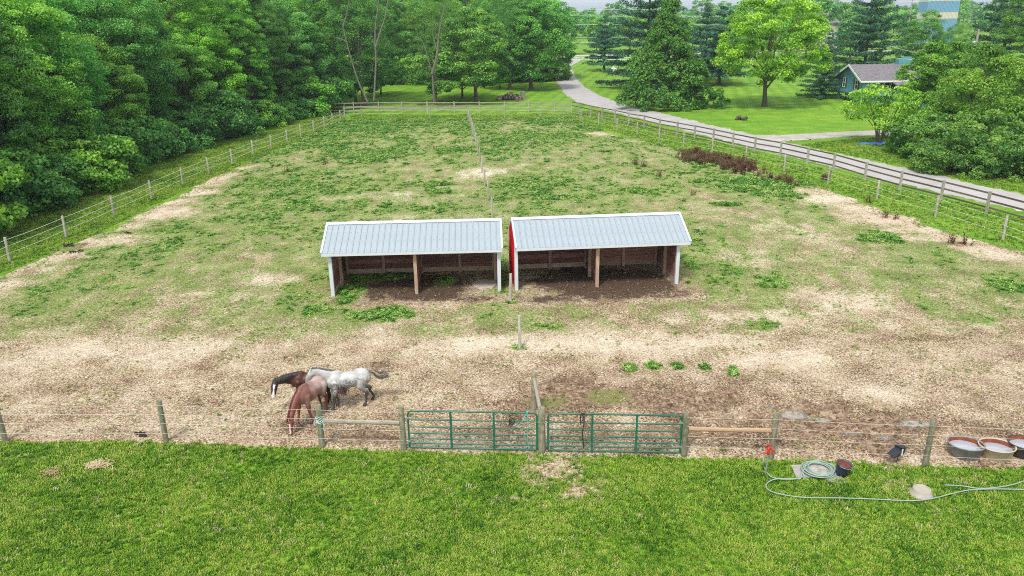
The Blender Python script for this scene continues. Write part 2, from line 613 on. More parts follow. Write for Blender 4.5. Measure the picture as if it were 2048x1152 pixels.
def sheet(name, poly, z, mat, kind='structure'):
    me = bpy.data.meshes.new(name)
    me.from_pydata([(x, y, z) for x, y in poly], [], [tuple(range(len(poly)))])
    me.materials.append(mat)
    o = link(name, me)
    o['kind'] = kind
    return o


sheet('ground', [(-FAR, -60), (FAR, -60), (FAR, FAR * 1.5), (-FAR, FAR * 1.5)], 0.0, M['lawn'])

L_POSTS = [(-115, 583), (20, 523), (133, 475), (229, 432), (304, 398), (366, 370), (418, 347), (465, 329), (507, 310), (543, 298),
           (575, 286), (602, 275), (628, 266), (649, 257), (666, 249), (681, 243), (690, 236)]
B_POSTS = [(723, 233), (784, 235), (860, 236), (938, 235), (1009, 236), (1081, 233), (1128, 234), (1162, 243)]
R_POSTS = [(1197, 251), (1234, 261), (1274, 271), (1318, 284), (1367, 294), (1424, 307), (1491, 323), (1568, 343), (1655, 369),
           (1753, 400), (1870, 435), (2005, 480), (2180, 540)]
gx, gy = 440, 620
EDGE_X = [-18, -15, -10, -5.5, -3, .8, 4.7, 7, 11, 13, 18]
EDGE_Y = [20.0, 19.85, 19.65, 19.3, 19.05, 18.7, 18.5, 18.35, 17.95, 17.8, 17.6]
# paddock outline in metres: left/right limits as functions of distance
lp = np.array([tuple(at(*q))[:2] for q in [(-700, 780), (-300, 670), (20, 545), (133, 500), (229, 455), (304, 415), (366, 385), (465, 340), (575, 295), (649, 262), (690, 242)]])
rp = np.array([tuple(at(*q))[:2] for q in [(2600, 700), (2250, 575), (2048, 505), (1870, 455), (1753, 415), (1655, 380), (1568, 352), (1424, 316), (1318, 292), (1197, 258), (1150, 246)]])
Y0, Y1 = 17.3, 91.5
tt = np.linspace(0, 1, gy)
ys = Y0 + (Y1 - Y0) * (tt ** 1.7 * .75 + tt * .25)
U = np.linspace(0, 1, gx)
Yg = np.repeat(ys[:, None], gx, 1)
xl = np.interp(ys, lp[:, 1], lp[:, 0]) + (fbm(ys * .5, ys * 0 + 3, 3, 5) - .5) * 1.6
xr = np.interp(ys, rp[:, 1], rp[:, 0]) + (fbm(ys * .5, ys * 0 + 9, 3, 8) - .5) * 1.6
Xg = xl[:, None] + (xr - xl)[:, None] * U[None, :]
# wobbling near and far edges
front = np.interp(Xg, EDGE_X, EDGE_Y) + (fbm(Xg * .8, Xg * 0, 4, 21) - .5) * .35
k = np.clip((Yg - Y0) / 5.0, 0, 1)
Yg = Yg + (front - Y0) * (1 - k) ** 2


def blob_field(X, Y, blobs, wob=.35, seed=0):
    out = np.zeros_like(X)
    nz = fbm(X * .6, Y * .6, 3, 50 + seed) * .6 + fbm(X * 2.6, Y * 2.0, 3, 90 + seed) * .4 - .5
    for b in blobs:
        px, py, rx, ry, s = b[:5]
        c = at(px, py)
        ex = at(px + rx, py)
        ey0, ey1 = at(px, py - ry), at(px, py + ry)
        wx = abs(ex.x - c.x)
        wy = abs(ey0.y - ey1.y) / 2
        d = np.sqrt(((X - c.x) / wx) ** 2 + ((Y - c.y) / wy) ** 2) + nz * wob * 4
        out = np.maximum(out, s * sstep(1.45, .25, d))
    return out


GREEN_B = [(760, 632, 120, 22, 1.0), (640, 625, 70, 18, .8), (230, 600, 200, 24, .45), (60, 620, 90, 22, .6), (130, 560, 110, 26, .4),
           (1540, 560, 75, 22, .85), (1525, 650, 45, 14, .8), (1950, 640, 60, 22, .6), (2010, 570, 50, 25, .8), (1990, 620, 60, 16, .55),
           (1760, 478, 60, 18, .9), (1600, 470, 40, 8, .8), (1560, 500, 60, 8, .4), (1840, 520, 60, 10, .55), (1900, 540, 60, 12, .5),
           (1100, 655, 40, 10, .7), (1210, 650, 80, 14, .35), (1040, 698, 24, 5, 1), (1022, 606, 14, 4, 1), (1385, 483, 30, 8, .8),
           (1285, 383, 70, 16, .9), (1120, 395, 60, 12, .8), (1100, 375, 60, 9, .7), (860, 370, 80, 8, .7), (740, 318, 80, 14, 1.0),
           (800, 300, 90, 8, .8), (900, 300, 40, 7, .8), (890, 385, 60, 10, .85), (660, 420, 60, 12, .7), (550, 500, 70, 12, .6),
           (450, 520, 60, 12, .45), (520, 400, 60, 8, .7), (640, 350, 50, 6, .7), (970, 380, 60, 10, .4), (1130, 300, 60, 8, .6),
           (1240, 330, 60, 8, .6), (1330, 345, 60, 10, .6), (1450, 410, 40, 7, .8), (1620, 415, 40, 7, .8), (700, 240, 50, 9, 1), (760, 245, 60, 8, .9),
           (1110, 245, 60, 8, .9), (1200, 245, 60, 8, .6), (560, 310, 60, 8, .6), (480, 470, 60, 10, .5), (300, 480, 70, 12, .4),
           (1258, 738, 14, 10, .9), (1308, 735, 16, 8, .9), (1358, 734, 16, 8, .9), (1410, 736, 16, 12, .95), (1464, 742, 12, 13, .95),
           (700, 586, 34, 34, 1), (780, 554, 80, 10, 1), (720, 560, 30, 14, 1), (890, 562, 34, 16, 1), (1006, 560, 8, 40, 1), (1375, 568, 14, 10, 1),
           (390, 700, 60, 10, .35), (150, 660, 90, 14, .35), (520, 590, 60, 16, .5), (430, 640, 70, 14, .4), (1450, 600, 60, 14, .3),
           (1500, 370, 130, 26, .9), (1410, 330, 50, 12, .9), (1560, 385, 60, 14, .9), (640, 735, 50, 10, .3), (890, 760, 60, 8, .3)]
MUD_B = [(1130, 795, 150, 45, .62), (1350, 805, 260, 45, .68), (1600, 850, 190, 50, .85), (1780, 850, 120, 30, .8), (1300, 870, 220, 22, .55), (760, 735, 35, 12, .55), (1760, 870, 120, 40, .7),
         (720, 880, 90, 16, .6), (950, 870, 130, 20, .5), (150, 495, 18, 7, .9), (60, 545, 30, 10, .6), (290, 872, 30, 8, .8),
         (1870, 680, 60, 8, .4), (1200, 880, 120, 14, .55), (1450, 870, 120, 30, .6), (1900, 800, 90, 30, .35), (1960, 860, 80, 30, .6),
         (1580, 820, 60, 14, .8), (600, 860, 60, 20, .45), (1250, 625, 250, 14, .35), (1900, 490, 70, 6, .7)]
WET_B = [(1585, 830, 34, 15, .85), (1650, 842, 40, 11, .8), (1830, 850, 50, 12, .75), (1540, 815, 26, 7, .7), (1770, 878, 30, 8, .7), (1700, 870, 40, 8, .6), (1930, 875, 50, 9, .5),
         (1190, 795, 22, 6, .45), (680, 880, 20, 5, .5)]
ALG_B = [(1090, 805, 55, 17, .85), (1215, 795, 55, 17, .95), (1300, 812, 50, 9, .4), (900, 600, 60, 8, .4), (1430, 600, 40, 7, .5), (670, 880, 30, 8, .4)]
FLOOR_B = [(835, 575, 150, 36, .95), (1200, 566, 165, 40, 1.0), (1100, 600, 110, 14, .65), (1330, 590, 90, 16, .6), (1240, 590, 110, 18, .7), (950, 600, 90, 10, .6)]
PALE_B = [(960, 348, 60, 12, 1), (800, 395, 60, 10, .6), (1650, 400, 90, 14, .7), (1130, 690, 350, 24, .7), (300, 700, 260, 26, .6), (330, 425, 110, 30, .4),
          (1560, 720, 130, 22, .7), (1500, 640, 200, 20, .5), (80, 730, 100, 26, .6), (1780, 790, 100, 20, .5), (840, 440, 160, 14, .5),
          (1590, 460, 70, 20, .5), (1480, 520, 80, 20, .5), (470, 600, 90, 20, .5), (540, 560, 60, 14, .6), (1700, 600, 100, 26, .5), (700, 395, 90, 8, .4)]
STRIP_B = [(240, 455, 50, 10, .9), (340, 405, 50, 9, .9), (410, 368, 40, 8, .8), (115, 515, 60, 12, .9), (490, 335, 40, 6, .6), (0, 575, 60, 22, .9), (1722, 420, 50, 9, .9), (1840, 460, 60, 10, 1), (1955, 499, 60, 13, 1), (1622, 383, 40, 7, .8), (1500, 341, 40, 5, .5), (1400, 312, 50, 4, .5),(180, 485, 120, 14, 1), (300, 428, 110, 14, 1), (380, 385, 80, 10, .9), (430, 355, 50, 9, .7), (60, 540, 70, 20, .9), (1900, 480, 110, 13, .9),
           (1780, 440, 90, 13, 1), (2010, 515, 70, 18, 1), (1680, 398, 60, 9, .9), (1230, 268, 60, 6, .8), (1300, 283, 50, 5, .7), (1570, 362, 60, 5, .6)]


def green_mask(X, Y):
    base = np.interp(Y, [18, 24, 28, 31, 36, 42, 50, 60, 75, 92], [.10, .26, .50, .64, .69, .70, .70, .71, .74, .82])
    base = base - .03 * sstep(0, 16, X) * sstep(90, 40, Y) + .05 * sstep(-6, -18, X) * sstep(28, 34, Y)
    g = base + (fbm(X * .22, Y * .13, 5, 3) - .5) * .45 + (fbm(X * 1.6, Y * .9, 4, 9) - .5) * .55
    g = np.maximum(g * np.where(Y < 27, .8, 1), blob_field(X, Y, GREEN_B, .55) * 1.22 * (.72 + .5 * fbm(X * 1.9, Y * 1.3, 3, 66)))
    g = g - .42 * blob_field(X, Y, STRIP_B, .3, 4) - .22 * blob_field(X, Y, PALE_B, .5, 2) - .9 * blob_field(X, Y, FLOOR_B, .2, 7)
    g = np.maximum(g, blob_field(X, Y, [b for b in GREEN_B if 535 < b[1] < 640 and 600 <= b[0] < 1100], .4) * .95)
    return np.clip(g, 0, 1)


green = green_mask(Xg, Yg)
mud = blob_field(Xg, Yg, MUD_B, .5, 1) * 1.02 + (fbm(Xg * .5, Yg * .4, 4, 33) - .5) * .35
wet = np.clip(blob_field(Xg, Yg, WET_B, .5, 6) * 1.15, 0, 1)
alg = blob_field(Xg, Yg, ALG_B, .25, 8)
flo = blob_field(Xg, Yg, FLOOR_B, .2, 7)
pal = np.maximum(blob_field(Xg, Yg, PALE_B, .3, 2), blob_field(Xg, Yg, STRIP_B, .3, 4) * .5)
edge = np.minimum(np.minimum(U, 1 - U)[None, :] * 40, np.minimum(tt, 1 - tt)[:, None] * 30)
edge = np.clip(edge, 0, 1)
mudc = np.clip(mud, 0, 1)
relief = (fbm(Xg * 3.2, Yg * 3.2, 3, 70) * .05 + fbm(Xg * 1.1, Yg * 1.1, 3, 71) * .05) * (1 + 1.2 * mudc)
hoof = vnoise(Xg * 5, Yg * 5, 77)
relief = relief - np.where(hoof > .70, .06, 0) * (.3 + mudc) * (Yg < 32)
relief = relief * (1 - .85 * np.clip(wet + alg, 0, 1))
Zg = .005 + np.clip(relief, 0, .2) * edge * np.where(flo > .2, .8, 1)
me = bpy.data.meshes.new('paddock')
nv = gx * gy
co = np.stack([Xg, Yg, Zg], -1).reshape(-1, 3).astype(np.float32)
ii = np.arange(nv).reshape(gy, gx)
quads = np.stack([ii[:-1, :-1], ii[:-1, 1:], ii[1:, 1:], ii[1:, :-1]], -1).reshape(-1, 4)


def np_mesh(me, co, quads, smooth=True):
    me.vertices.add(len(co))
    me.vertices.foreach_set('co', co.ravel())
    me.loops.add(quads.size)
    me.loops.foreach_set('vertex_index', quads.ravel().astype(np.int32))
    me.polygons.add(len(quads))
    k_ = quads.shape[1]
    me.polygons.foreach_set('loop_start', (np.arange(len(quads)) * k_).astype(np.int32))
    me.polygons.foreach_set('loop_total', np.full(len(quads), k_, np.int32))
    me.polygons.foreach_set('use_smooth', np.full(len(quads), smooth))
    me.update(calc_edges=True)


np_mesh(me, co, quads)
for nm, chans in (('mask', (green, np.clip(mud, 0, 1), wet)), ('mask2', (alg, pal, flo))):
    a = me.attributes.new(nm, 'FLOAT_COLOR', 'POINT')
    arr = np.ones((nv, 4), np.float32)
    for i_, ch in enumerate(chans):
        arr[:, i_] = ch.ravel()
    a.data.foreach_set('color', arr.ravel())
me.materials.append(M['paddock'])
o = link('paddock_field', me)
tag(o, kind='structure')


def _unused_z(x, y):
    return .03


# road: centre line and half widths from where its edges lie
RL = [(1139, 118), (1112, 132), (1112, 150), (1116, 165), (1128, 184), (1150, 202), (1190, 214), (1260, 232), (1350, 255), (1450, 281), (1560, 307), (1700, 342), (1850, 378), (2048, 422), (2300, 481), (2700, 578)]
RR = [(1165, 118), (1139, 132), (1146, 150), (1160, 168), (1182, 184), (1213, 199), (1262, 213), (1330, 229), (1420, 251), (1510, 271), (1600, 293), (1720, 318), (1860, 349), (2048, 392), (2300, 450), (2700, 545)]


def resample(P, n):
    P = np.array([tuple(p)[:2] for p in P])
    # centripetal-ish smoothing by linear interpolation then box filter
    d = np.r_[0, np.cumsum(np.hypot(*(P[1:] - P[:-1]).T))]
    t = np.linspace(0, d[-1], n)
    Q = np.stack([np.interp(t, d, P[:, 0]), np.interp(t, d, P[:, 1])], -1)
    for _ in range(3):
        Q[2:-2] = (Q[:-4] + Q[1:-3] + Q[2:-2] + Q[3:-1] + Q[4:]) / 5
    return Q


def ribbon(name, A, B, z, mat, kind='structure', n=160, thick=0, across=5, wob=.12):
    A = resample(A, n)
    B = resample(B, n)
    s_ = np.arange(n)
    vs = []
    for i in range(n):
        for j in range(across):
            t = j / (across - 1)
            w = 0
            if j in (0, across - 1):
                w = (rnd.random() - .5) * wob
            p = A[i] * (1 - t) + B[i] * t
            vs.append((p[0] + w, p[1] + w, z))
    fs = []
    for i in range(n - 1):
        for j in range(across - 1):
            fs.append((i * across + j, i * across + j + 1, (i + 1) * across + j + 1, (i + 1) * across + j))
    me = bpy.data.meshes.new(name)
    me.from_pydata(vs, [], fs)
    me.materials.append(mat)
    return tag(link(name, me), kind=kind)


RLs, RRs = [at(*p) for p in RL], [at(*p) for p in RR]
sh_l = [a + (a - b).normalized() * .12 for a, b in zip(RLs, RRs)]
sh_r = [b + (b - a).normalized() * .3 for a, b in zip(RLs, RRs)]
ribbon('road_shoulder', sh_l, sh_r, .007, M['gravel'], n=420, wob=.5)
ribbon('road', [at(*p) for p in RL], [at(*p) for p in RR], .012, M['road'])
ribbon('cross_road', [(-60, 222), (0, 221), (40, 222), (130, 226)], [(-60, 229), (0, 228), (40, 229), (130, 233)], .008, M['road'], n=60)
ribbon('driveway', [at(*p) for p in [(1535, 284), (1600, 281), (1660, 276), (1720, 272), (1800, 270), (1860, 268)]],
       [at(*p) for p in [(1475, 270), (1560, 270), (1640, 266), (1720, 262), (1800, 259), (1860, 257)]], .018, M['gravel'], n=60, wob=.5)


# ------------------------------------------------------------------ scattering (uncountable growth only)
def tuft_src(name, kind, mat, seed):
    r = random.Random(seed)
    mb = MB()
    if kind == 'grass':
        for i in range(15):
            a = r.random() * 6.283
            d = r.random() * .09
            b = Vector((math.cos(a) * d, math.sin(a) * d, 0))
            L = r.uniform(.05, .11)
            w = r.uniform(.006, .012)
            la = r.random() * 6.283
            ln = Vector((math.cos(la), math.sin(la), 0)) * r.uniform(.02, .07)
            s_ = Vector((-math.sin(la), math.cos(la), 0)) * w
            mid = b + Vector((0, 0, L * .6)) + ln * .4
            tip = b + Vector((0, 0, L * .85)) + ln
            mb.add([b - s_, b + s_, mid + s_, mid - s_, tip], [(0, 1, 2, 3), (3, 2, 4)])
    elif kind == 'weed':
        for i in range(16):
            a = r.random() * 6.283
            d = r.random() * .13
            b = Vector((math.cos(a) * d, math.sin(a) * d, r.uniform(0, .06)))
            la = r.random() * 6.283
            L = r.uniform(.06, .13)
            w = r.uniform(.018, .035)
            out = Vector((math.cos(la), math.sin(la), r.uniform(.2, 1.1))).normalized() * L
            s_ = Vector((-math.sin(la), math.cos(la), 0)) * w
            mb.add([b, b + out * .5 - s_ + Vector((0, 0, .01)), b + out * .5 + s_ + Vector((0, 0, .01)), b + out], [(0, 1, 3, 2)])
    elif kind == 'dock':
        for i in range(9):
            a = r.random() * 6.283
            d = r.random() * .26
            b = Vector((math.cos(a) * d, math.sin(a) * d, 0))
            top = b + Vector((r.uniform(-.14, .14), r.uniform(-.14, .14), r.uniform(.22, .55)))
            mb.tube([b, top], [.008, .004], 3, False, False)
            for j in range(18):
                t = r.uniform(.15, 1)
                c = b.lerp(top, t)
                o_ = Vector((r.uniform(-1, 1), r.uniform(-1, 1), r.uniform(-.2, .8))).normalized() * r.uniform(.05, .10)
                s_ = Vector((-o_.y, o_.x, .01)).normalized() * .025
                mb.add([c, c + o_ * .5 - s_, c + o_, c + o_ * .5 + s_], [(0, 1, 2, 3)])
    elif kind == 'straw':
        for i in range(9):
            a = r.random() * 6.283
            b = Vector((r.uniform(-.14, .14), r.uniform(-.14, .14), r.uniform(.004, .02)))
            L = r.uniform(.03, .09)
            w = r.uniform(.005, .011)
            d_ = Vector((math.cos(a), math.sin(a), r.uniform(-.1, .25))) * L
            s_ = Vector((-math.sin(a), math.cos(a), r.uniform(-.5, .5))) * w
            mb.add([b - s_, b + s_, b + d_ + s_, b + d_ - s_], [(0, 1, 2, 3)])
    me = mb.mesh(name, mat)
    return bpy.data.objects.new(name, me)


def tuft_set(name, kind, mat, n=5):
    col = bpy.data.collections.new(name)
    for i in range(n):
        col.objects.link(tuft_src(name + '_blades', kind, mat, i * 13 + 5))
    return col


T_LAWN = tuft_set('lawn_tufts', 'grass', M['g_lawn'])
T_VERGE = tuft_set('verge_tufts', 'grass', M['g_verge'])
T_WEED = tuft_set('weed_tufts', 'weed', M['g_weed'])
T_PAST = tuft_set('pasture_tufts', 'grass', M['g_past'])
T_DRY = tuft_set('dry_tufts', 'grass', M['g_dry'])
T_DOCK = tuft_set('dock_tufts', 'dock', M['g_rust'])
T_STRAW = tuft_set('straw_bits', 'straw', M['g_straw'])


def scatter(name, pts, scl, col, label, z=None, seed=1, cat='grass'):
    n = len(pts)
    r = np.random.default_rng(seed)
    me = bpy.data.meshes.new(name)
    me.vertices.add(n)
    c3 = np.zeros((n, 3), np.float32)
    c3[:, :2] = pts
    c3[:, 2] = z if z is not None else .0
    me.vertices.foreach_set('co', c3.ravel())
    a = me.attributes.new('scl', 'FLOAT', 'POINT')
    a.data.foreach_set('value', np.asarray(scl, np.float32) * np.ones(n, np.float32))
    a = me.attributes.new('turn', 'FLOAT', 'POINT')
    a.data.foreach_set('value', (r.random(n) * 6.283).astype(np.float32))
    o = link(name, me)
    tag(o, label, cat, kind='stuff')
    ng = bpy.data.node_groups.new(name, 'GeometryNodeTree')
    ng.interface.new_socket('Geometry', in_out='INPUT', socket_type='NodeSocketGeometry')
    ng.interface.new_socket('Geometry', in_out='OUTPUT', socket_type='NodeSocketGeometry')
    gi = ng.nodes.new('NodeGroupInput')
    go = ng.nodes.new('NodeGroupOutput')
    ip = ng.nodes.new('GeometryNodeInstanceOnPoints')
    ci = ng.nodes.new('GeometryNodeCollectionInfo')
    ci.inputs['Collection'].default_value = col
    ci.inputs['Separate Children'].default_value = True
    ci.inputs['Reset Children'].default_value = True
    ns = ng.nodes.new('GeometryNodeInputNamedAttribute')
    ns.data_type = 'FLOAT'
    ns.inputs['Name'].default_value = 'scl'
    nr = ng.nodes.new('GeometryNodeInputNamedAttribute')
    nr.data_type = 'FLOAT'
    nr.inputs['Name'].default_value = 'turn'
    cx = ng.nodes.new('ShaderNodeCombineXYZ')
    L = ng.links.new
    L(nr.outputs['Attribute'], cx.inputs['Z'])
    L(gi.outputs[0], ip.inputs['Points'])
    L(ci.outputs[0], ip.inputs['Instance'])
    ip.inputs['Pick Instance'].default_value = True
    rv = ng.nodes.new('FunctionNodeRandomValue')
    rv.data_type = 'INT'
    rv.inputs[4].default_value = 0
    rv.inputs[5].default_value = 4
    L(rv.outputs[2], ip.inputs['Instance Index'])
    L(cx.outputs[0], ip.inputs['Rotation'])
    L(ns.outputs['Attribute'], ip.inputs['Scale'])
    L(ip.outputs[0], go.inputs[0])
    md = o.modifiers.new('grow', 'NODES')
    md.node_group = ng
    return o


def in_view(X, Y, marg=3.0):
    """only grow where the place can be seen from the lens or a few steps beside it"""
    return (np.abs(X) < Y * .70 + marg) & (Y > 11.5)


def front_edge(X):
    return np.interp(X, EDGE_X, EDGE_Y) + (fbm(X * .8, X * 0, 4, 21) - .5) * .35


BARE_B = [(1100, 942, 84, 36, 1.25), (1152, 985, 50, 24, 1.2), (1180, 1000, 30, 14, .8), (1030, 998, 40, 7, .8), (1240, 1000, 50, 20, .45), (1270, 1030, 30, 10, .6), (1200, 960, 60, 20, .5), (1640, 945, 45, 14, 1),
          (1790, 965, 40, 10, .5), (1775, 937, 16, 5, 1), (1580, 990, 40, 8, .4), (350, 898, 300, 9, .45), (1740, 890, 20, 8, .4), (190, 935, 20, 4, .5)]


def near_lawn():
    xs_, ys_ = np.linspace(-21, 21, 300), np.linspace(6, 20.6, 110)
    X, Y = np.meshgrid(xs_, ys_)
    me = bpy.data.meshes.new('front_lawn')
    i_ = np.arange(X.size).reshape(X.shape)
    q = np.stack([i_[:-1, :-1], i_[:-1, 1:], i_[1:, 1:], i_[1:, :-1]], -1).reshape(-1, 4)
    np_mesh(me, np.stack([X, Y, X * 0 + .003], -1).reshape(-1, 3).astype(np.float32), q)
    a = me.attributes.new('bare', 'FLOAT', 'POINT')
    a.data.foreach_set('value', blob_field(X, Y, BARE_B, .3, 12).astype(np.float32).ravel())
    me.materials.append(M['lawn_near'])
    tag(link('front_lawn', me), kind='structure')


near_lawn()


def make_front_lawn():
    n = 95000
    X = rng.uniform(-18, 18, n)
    Y = rng.uniform(11.5, 20.4, n)
    ok = in_view(X, Y, 2) & (Y < front_edge(X) + rng.normal(0, .10, n) - .06)
    X, Y = X[ok], Y[ok]
    bare = blob_field(X, Y, BARE_B, .3, 12)
    dens = fbm(X * .6, Y * .6, 4, 40)
    keep = rng.random(len(X)) > np.clip(bare * .85 + (dens > .62) * .25, 0, .97)
    keep &= ~((np.abs(X - at(1637, 945).x) < .72) & (np.abs(Y - at(1637, 945).y) < .35))
    b = np.zeros(len(X))
    scatter('lawn_grass', np.stack([X, Y], -1)[keep], (.35 + .6 * fbm(X[keep] * .7, Y[keep] * .7, 3, 60) + rng.random(keep.sum()) * .35), T_LAWN,
            'short bright green mown grass in front of the gates', seed=2)
    m_ = 16000
    X = rng.uniform(-18, 18, m_)
    Y = rng.uniform(11.5, 20.2, m_)
    bare = blob_field(X, Y, BARE_B, .3, 12)
    p = .05 + .5 * bare + .25 * (fbm(X * .5, Y * .5, 4, 44) > .56)
    ok = in_view(X, Y, 2) & (Y < front_edge(X)) & (rng.random(m_) < p)
    scatter('yellowed_grass', np.stack([X, Y], -1)[ok], .6 + rng.random(ok.sum()) * .5, T_DRY, 'yellowed dry grass mixed through the front lawn', seed=3)


make_front_lawn()


def lims(Y):
    return np.interp(Y, ys, xl), np.interp(Y, ys, xr)


def make_paddock_growth():
    n = 330000
    # more samples near
    Y = 18.8 + (91.5 - 18.8) * rng.random(n) ** 1.35
    X = rng.uniform(-34, 34, n)
    a, b = lims(Y)
    ok = (X > a - .4) & (X < b + .4) & in_view(X, Y) & (Y > front_edge(X))
    X, Y = X[ok], Y[ok]
    g = green_mask(X, Y)
    hi = np.clip((g - .655) * 2.8, 0, 1)
    r = rng.random(len(X))
    w = r < hi * .85
    s = .55 + .45 * rng.random(len(X)) + .5 * hi
    scatter('pasture_weeds', np.stack([X, Y], -1)[w], s[w] * np.interp(Y[w], [20, 60], [.75, 1.1]), T_WEED, 'low green weeds and clover patches growing over the paddock', z=.03, seed=4)
    d = (~w) & (r < .08 + .75 * np.clip(g, 0, 1))
    scatter('pasture_grass', np.stack([X, Y], -1)[d], (.35 + .4 * rng.random(len(X)))[d], T_PAST, 'short sparse yellow green grass across the paddock', z=.03, seed=5)
    n = 24000
    Y = 19 + 30 * rng.random(n) ** 1.2
    X = rng.uniform(-26, 26, n)
    ok = in_view(X, Y) & (Y > front_edge(X))
    X, Y = X[ok], Y[ok]
    g = green_mask(X, Y)
    ok = rng.random(len(X)) > g * 1.3
    fl_ = blob_field(X, Y, FLOOR_B, .2, 7) + .8 * blob_field(X, Y, WET_B + ALG_B, .2, 7)
    ok &= rng.random(len(X)) > fl_
    scatter('straw_litter', np.stack([X, Y], -1)[ok], (.35 + rng.random(len(X)) * .35)[ok], T_STRAW, 'pale straw and dead grass scraps trampled on bare ground', z=.045, seed=6, cat='straw')


make_paddock_growth()


def poly_scatter(P, n, seed):
    P = np.array(P)
    r = np.random.default_rng(seed)
    X = r.uniform(P[:, 0].min(), P[:, 0].max(), n)
    Y = r.uniform(P[:, 1].min(), P[:, 1].max(), n)
    ins = np.zeros(n, bool)
    j = len(P) - 1
    for i in range(len(P)):
        xi, yi, xj, yj = *P[i], *P[j]
        c = ((yi > Y) != (yj > Y)) & (X < (xj - xi) * (Y - yi) / (yj - yi + 1e-9) + xi)
        ins ^= c
        j = i
    return X[ins], Y[ins]


# verges
pl = [tuple(at(*q))[:2] for q in [(-300, 640), (20, 540), (133, 494), (229, 450), (304, 412), (366, 383), (465, 338), (575, 293), (690, 240), (690, 214), (600, 245), (500, 275), (430, 292), (330, 325), (240, 366), (130, 410), (0, 450), (-300, 540)]]
X, Y = poly_scatter(pl, 60000, 21)
scatter('left_verge_grass', np.stack([X, Y], -1), .7 + .8 * fbm(X * .6, Y * .6, 3, 5), T_VERGE, 'lush green grass strip between the left fence and the woods', seed=7)
pr = [tuple(at(*q))[:2] for q in [(2300, 590), (2048, 500), (1870, 452), (1753, 412), (1655, 378), (1568, 350), (1424, 314), (1318, 290), (1197, 256), (1140, 244), (700, 243), (700, 230), (1140, 226), (1200, 221), (1300, 249), (1500, 302), (1700, 352), (1850, 390), (2048, 435), (2300, 495)]]
X, Y = poly_scatter(pr, 90000, 22)
scatter('right_verge_grass', np.stack([X, Y], -1), .7 + .8 * fbm(X * .6, Y * .6, 3, 5), T_VERGE, 'bright green grass strip between wire fence and board fence', seed=8)
pf = [tuple(at(*q))[:2] for q in [(2300, 445), (2048, 388), (1860, 346), (1720, 315), (1600, 290), (1650, 283), (1760, 275), (1900, 268), (2300, 330)]]
X, Y = poly_scatter(pf, 26000, 23)
scatter('roadside_grass', np.stack([X, Y], -1), .7 + .8 * fbm(X * .6, Y * .6, 3, 5), T_VERGE, 'green grass between the road and the gravel driveway', seed=9)

# dock weeds
dk = [(1420, 322, 55, 10, 1), (1385, 312, 25, 7, 1), (1475, 335, 40, 14, 1), (1580, 368, 14, 8, 1), (1550, 358, 20, 8, .35), (1647, 358, 9, 8, .9), (1510, 350, 30, 10, .3)]
Xd = rng.uniform(5, 25, 9000)
Yd = rng.uniform(45, 90, 9000)
ok = rng.random(9000) < blob_field(Xd, Yd, dk, .15, 3) * .9
sp = [at(*q) for q in [(1268, 330), (1272, 332), (1385, 392), (1320, 355), (790, 322), (650, 330), (575, 345), (1735, 405), (1770, 437), (1790, 440), (1905, 490), (1930, 492), (870, 300), (985, 285), (1060, 292), (1290, 335)]]
Xd = np.r_[Xd[ok], [p.x for p in sp]]
Yd = np.r_[Yd[ok], [p.y for p in sp]]
scatter('dock_weeds', np.stack([Xd, Yd], -1), .75 + .5 * rng.random(len(Xd)), T_DOCK, 'rust brown seeding dock weeds along the right side of the paddock', z=.03, seed=10, cat='weeds')
print('ground done', len(bpy.data.objects))
# ------------------------------------------------------------------ trees
def leaf_cloud(clumps, per, leaf, aspect, seed, upw=.5, outw=.6, rnd_w=.6, droop=0.0, tone_hi=1.0):
    """clumps: rows of centre xyz, radii xyz, outward axis xyz, tone"""
    r = np.random.default_rng(seed)
    K = len(clumps)
    cl = np.repeat(clumps, per, 0)
    n = len(cl)
    d = r.normal(size=(n, 3))
    d += cl[:, 6:9] * .55 + np.array([0, 0, .35])
    d /= np.linalg.norm(d, axis=1)[:, None]
    rad = r.random(n) ** .45
    pos = cl[:, :3] + d * cl[:, 3:6] * rad[:, None]
    pos[:, 2] -= droop * (np.hypot(d[:, 0], d[:, 1]) * rad) ** 2 * cl[:, 3]
    nrm = d * outw + np.array([0, 0, upw]) + r.normal(size=(n, 3)) * rnd_w
    nrm /= np.linalg.norm(nrm, axis=1)[:, None]
    t = np.cross(nrm, r.normal(size=(n, 3)))
    t /= np.linalg.norm(t, axis=1)[:, None] + 1e-9
    b = np.cross(nrm, t)
    L = leaf * (.65 + .7 * r.random(n))[:, None] / 2
    W = L * aspect
    a0, a1, a2, a3 = pos - t * L, pos + b * W + t * L * .1, pos + t * L, pos - b * W + t * L * .1
    co = np.stack([a0, a1, a2, a3], 1).reshape(-1, 3)
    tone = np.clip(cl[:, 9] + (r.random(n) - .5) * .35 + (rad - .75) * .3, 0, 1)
    q = np.arange(n * 4).reshape(-1, 4)
    return co, q, tone


def cloud_mesh(name, parts, mat):
    me = bpy.data.meshes.new(name)
    off, cs, qs, ts = 0, [], [], []
    for co_, q_, t_ in parts:
        cs.append(co_)
        qs.append(q_ + off)
        ts.append(t_)
        off += len(co_)
    np_mesh(me, np.concatenate(cs).astype(np.float32), np.concatenate(qs), False)
    a = me.attributes.new('tone', 'FLOAT', 'FACE')
    a.data.foreach_set('value', np.concatenate(ts).astype(np.float32))
    me.materials.append(mat)
    return me


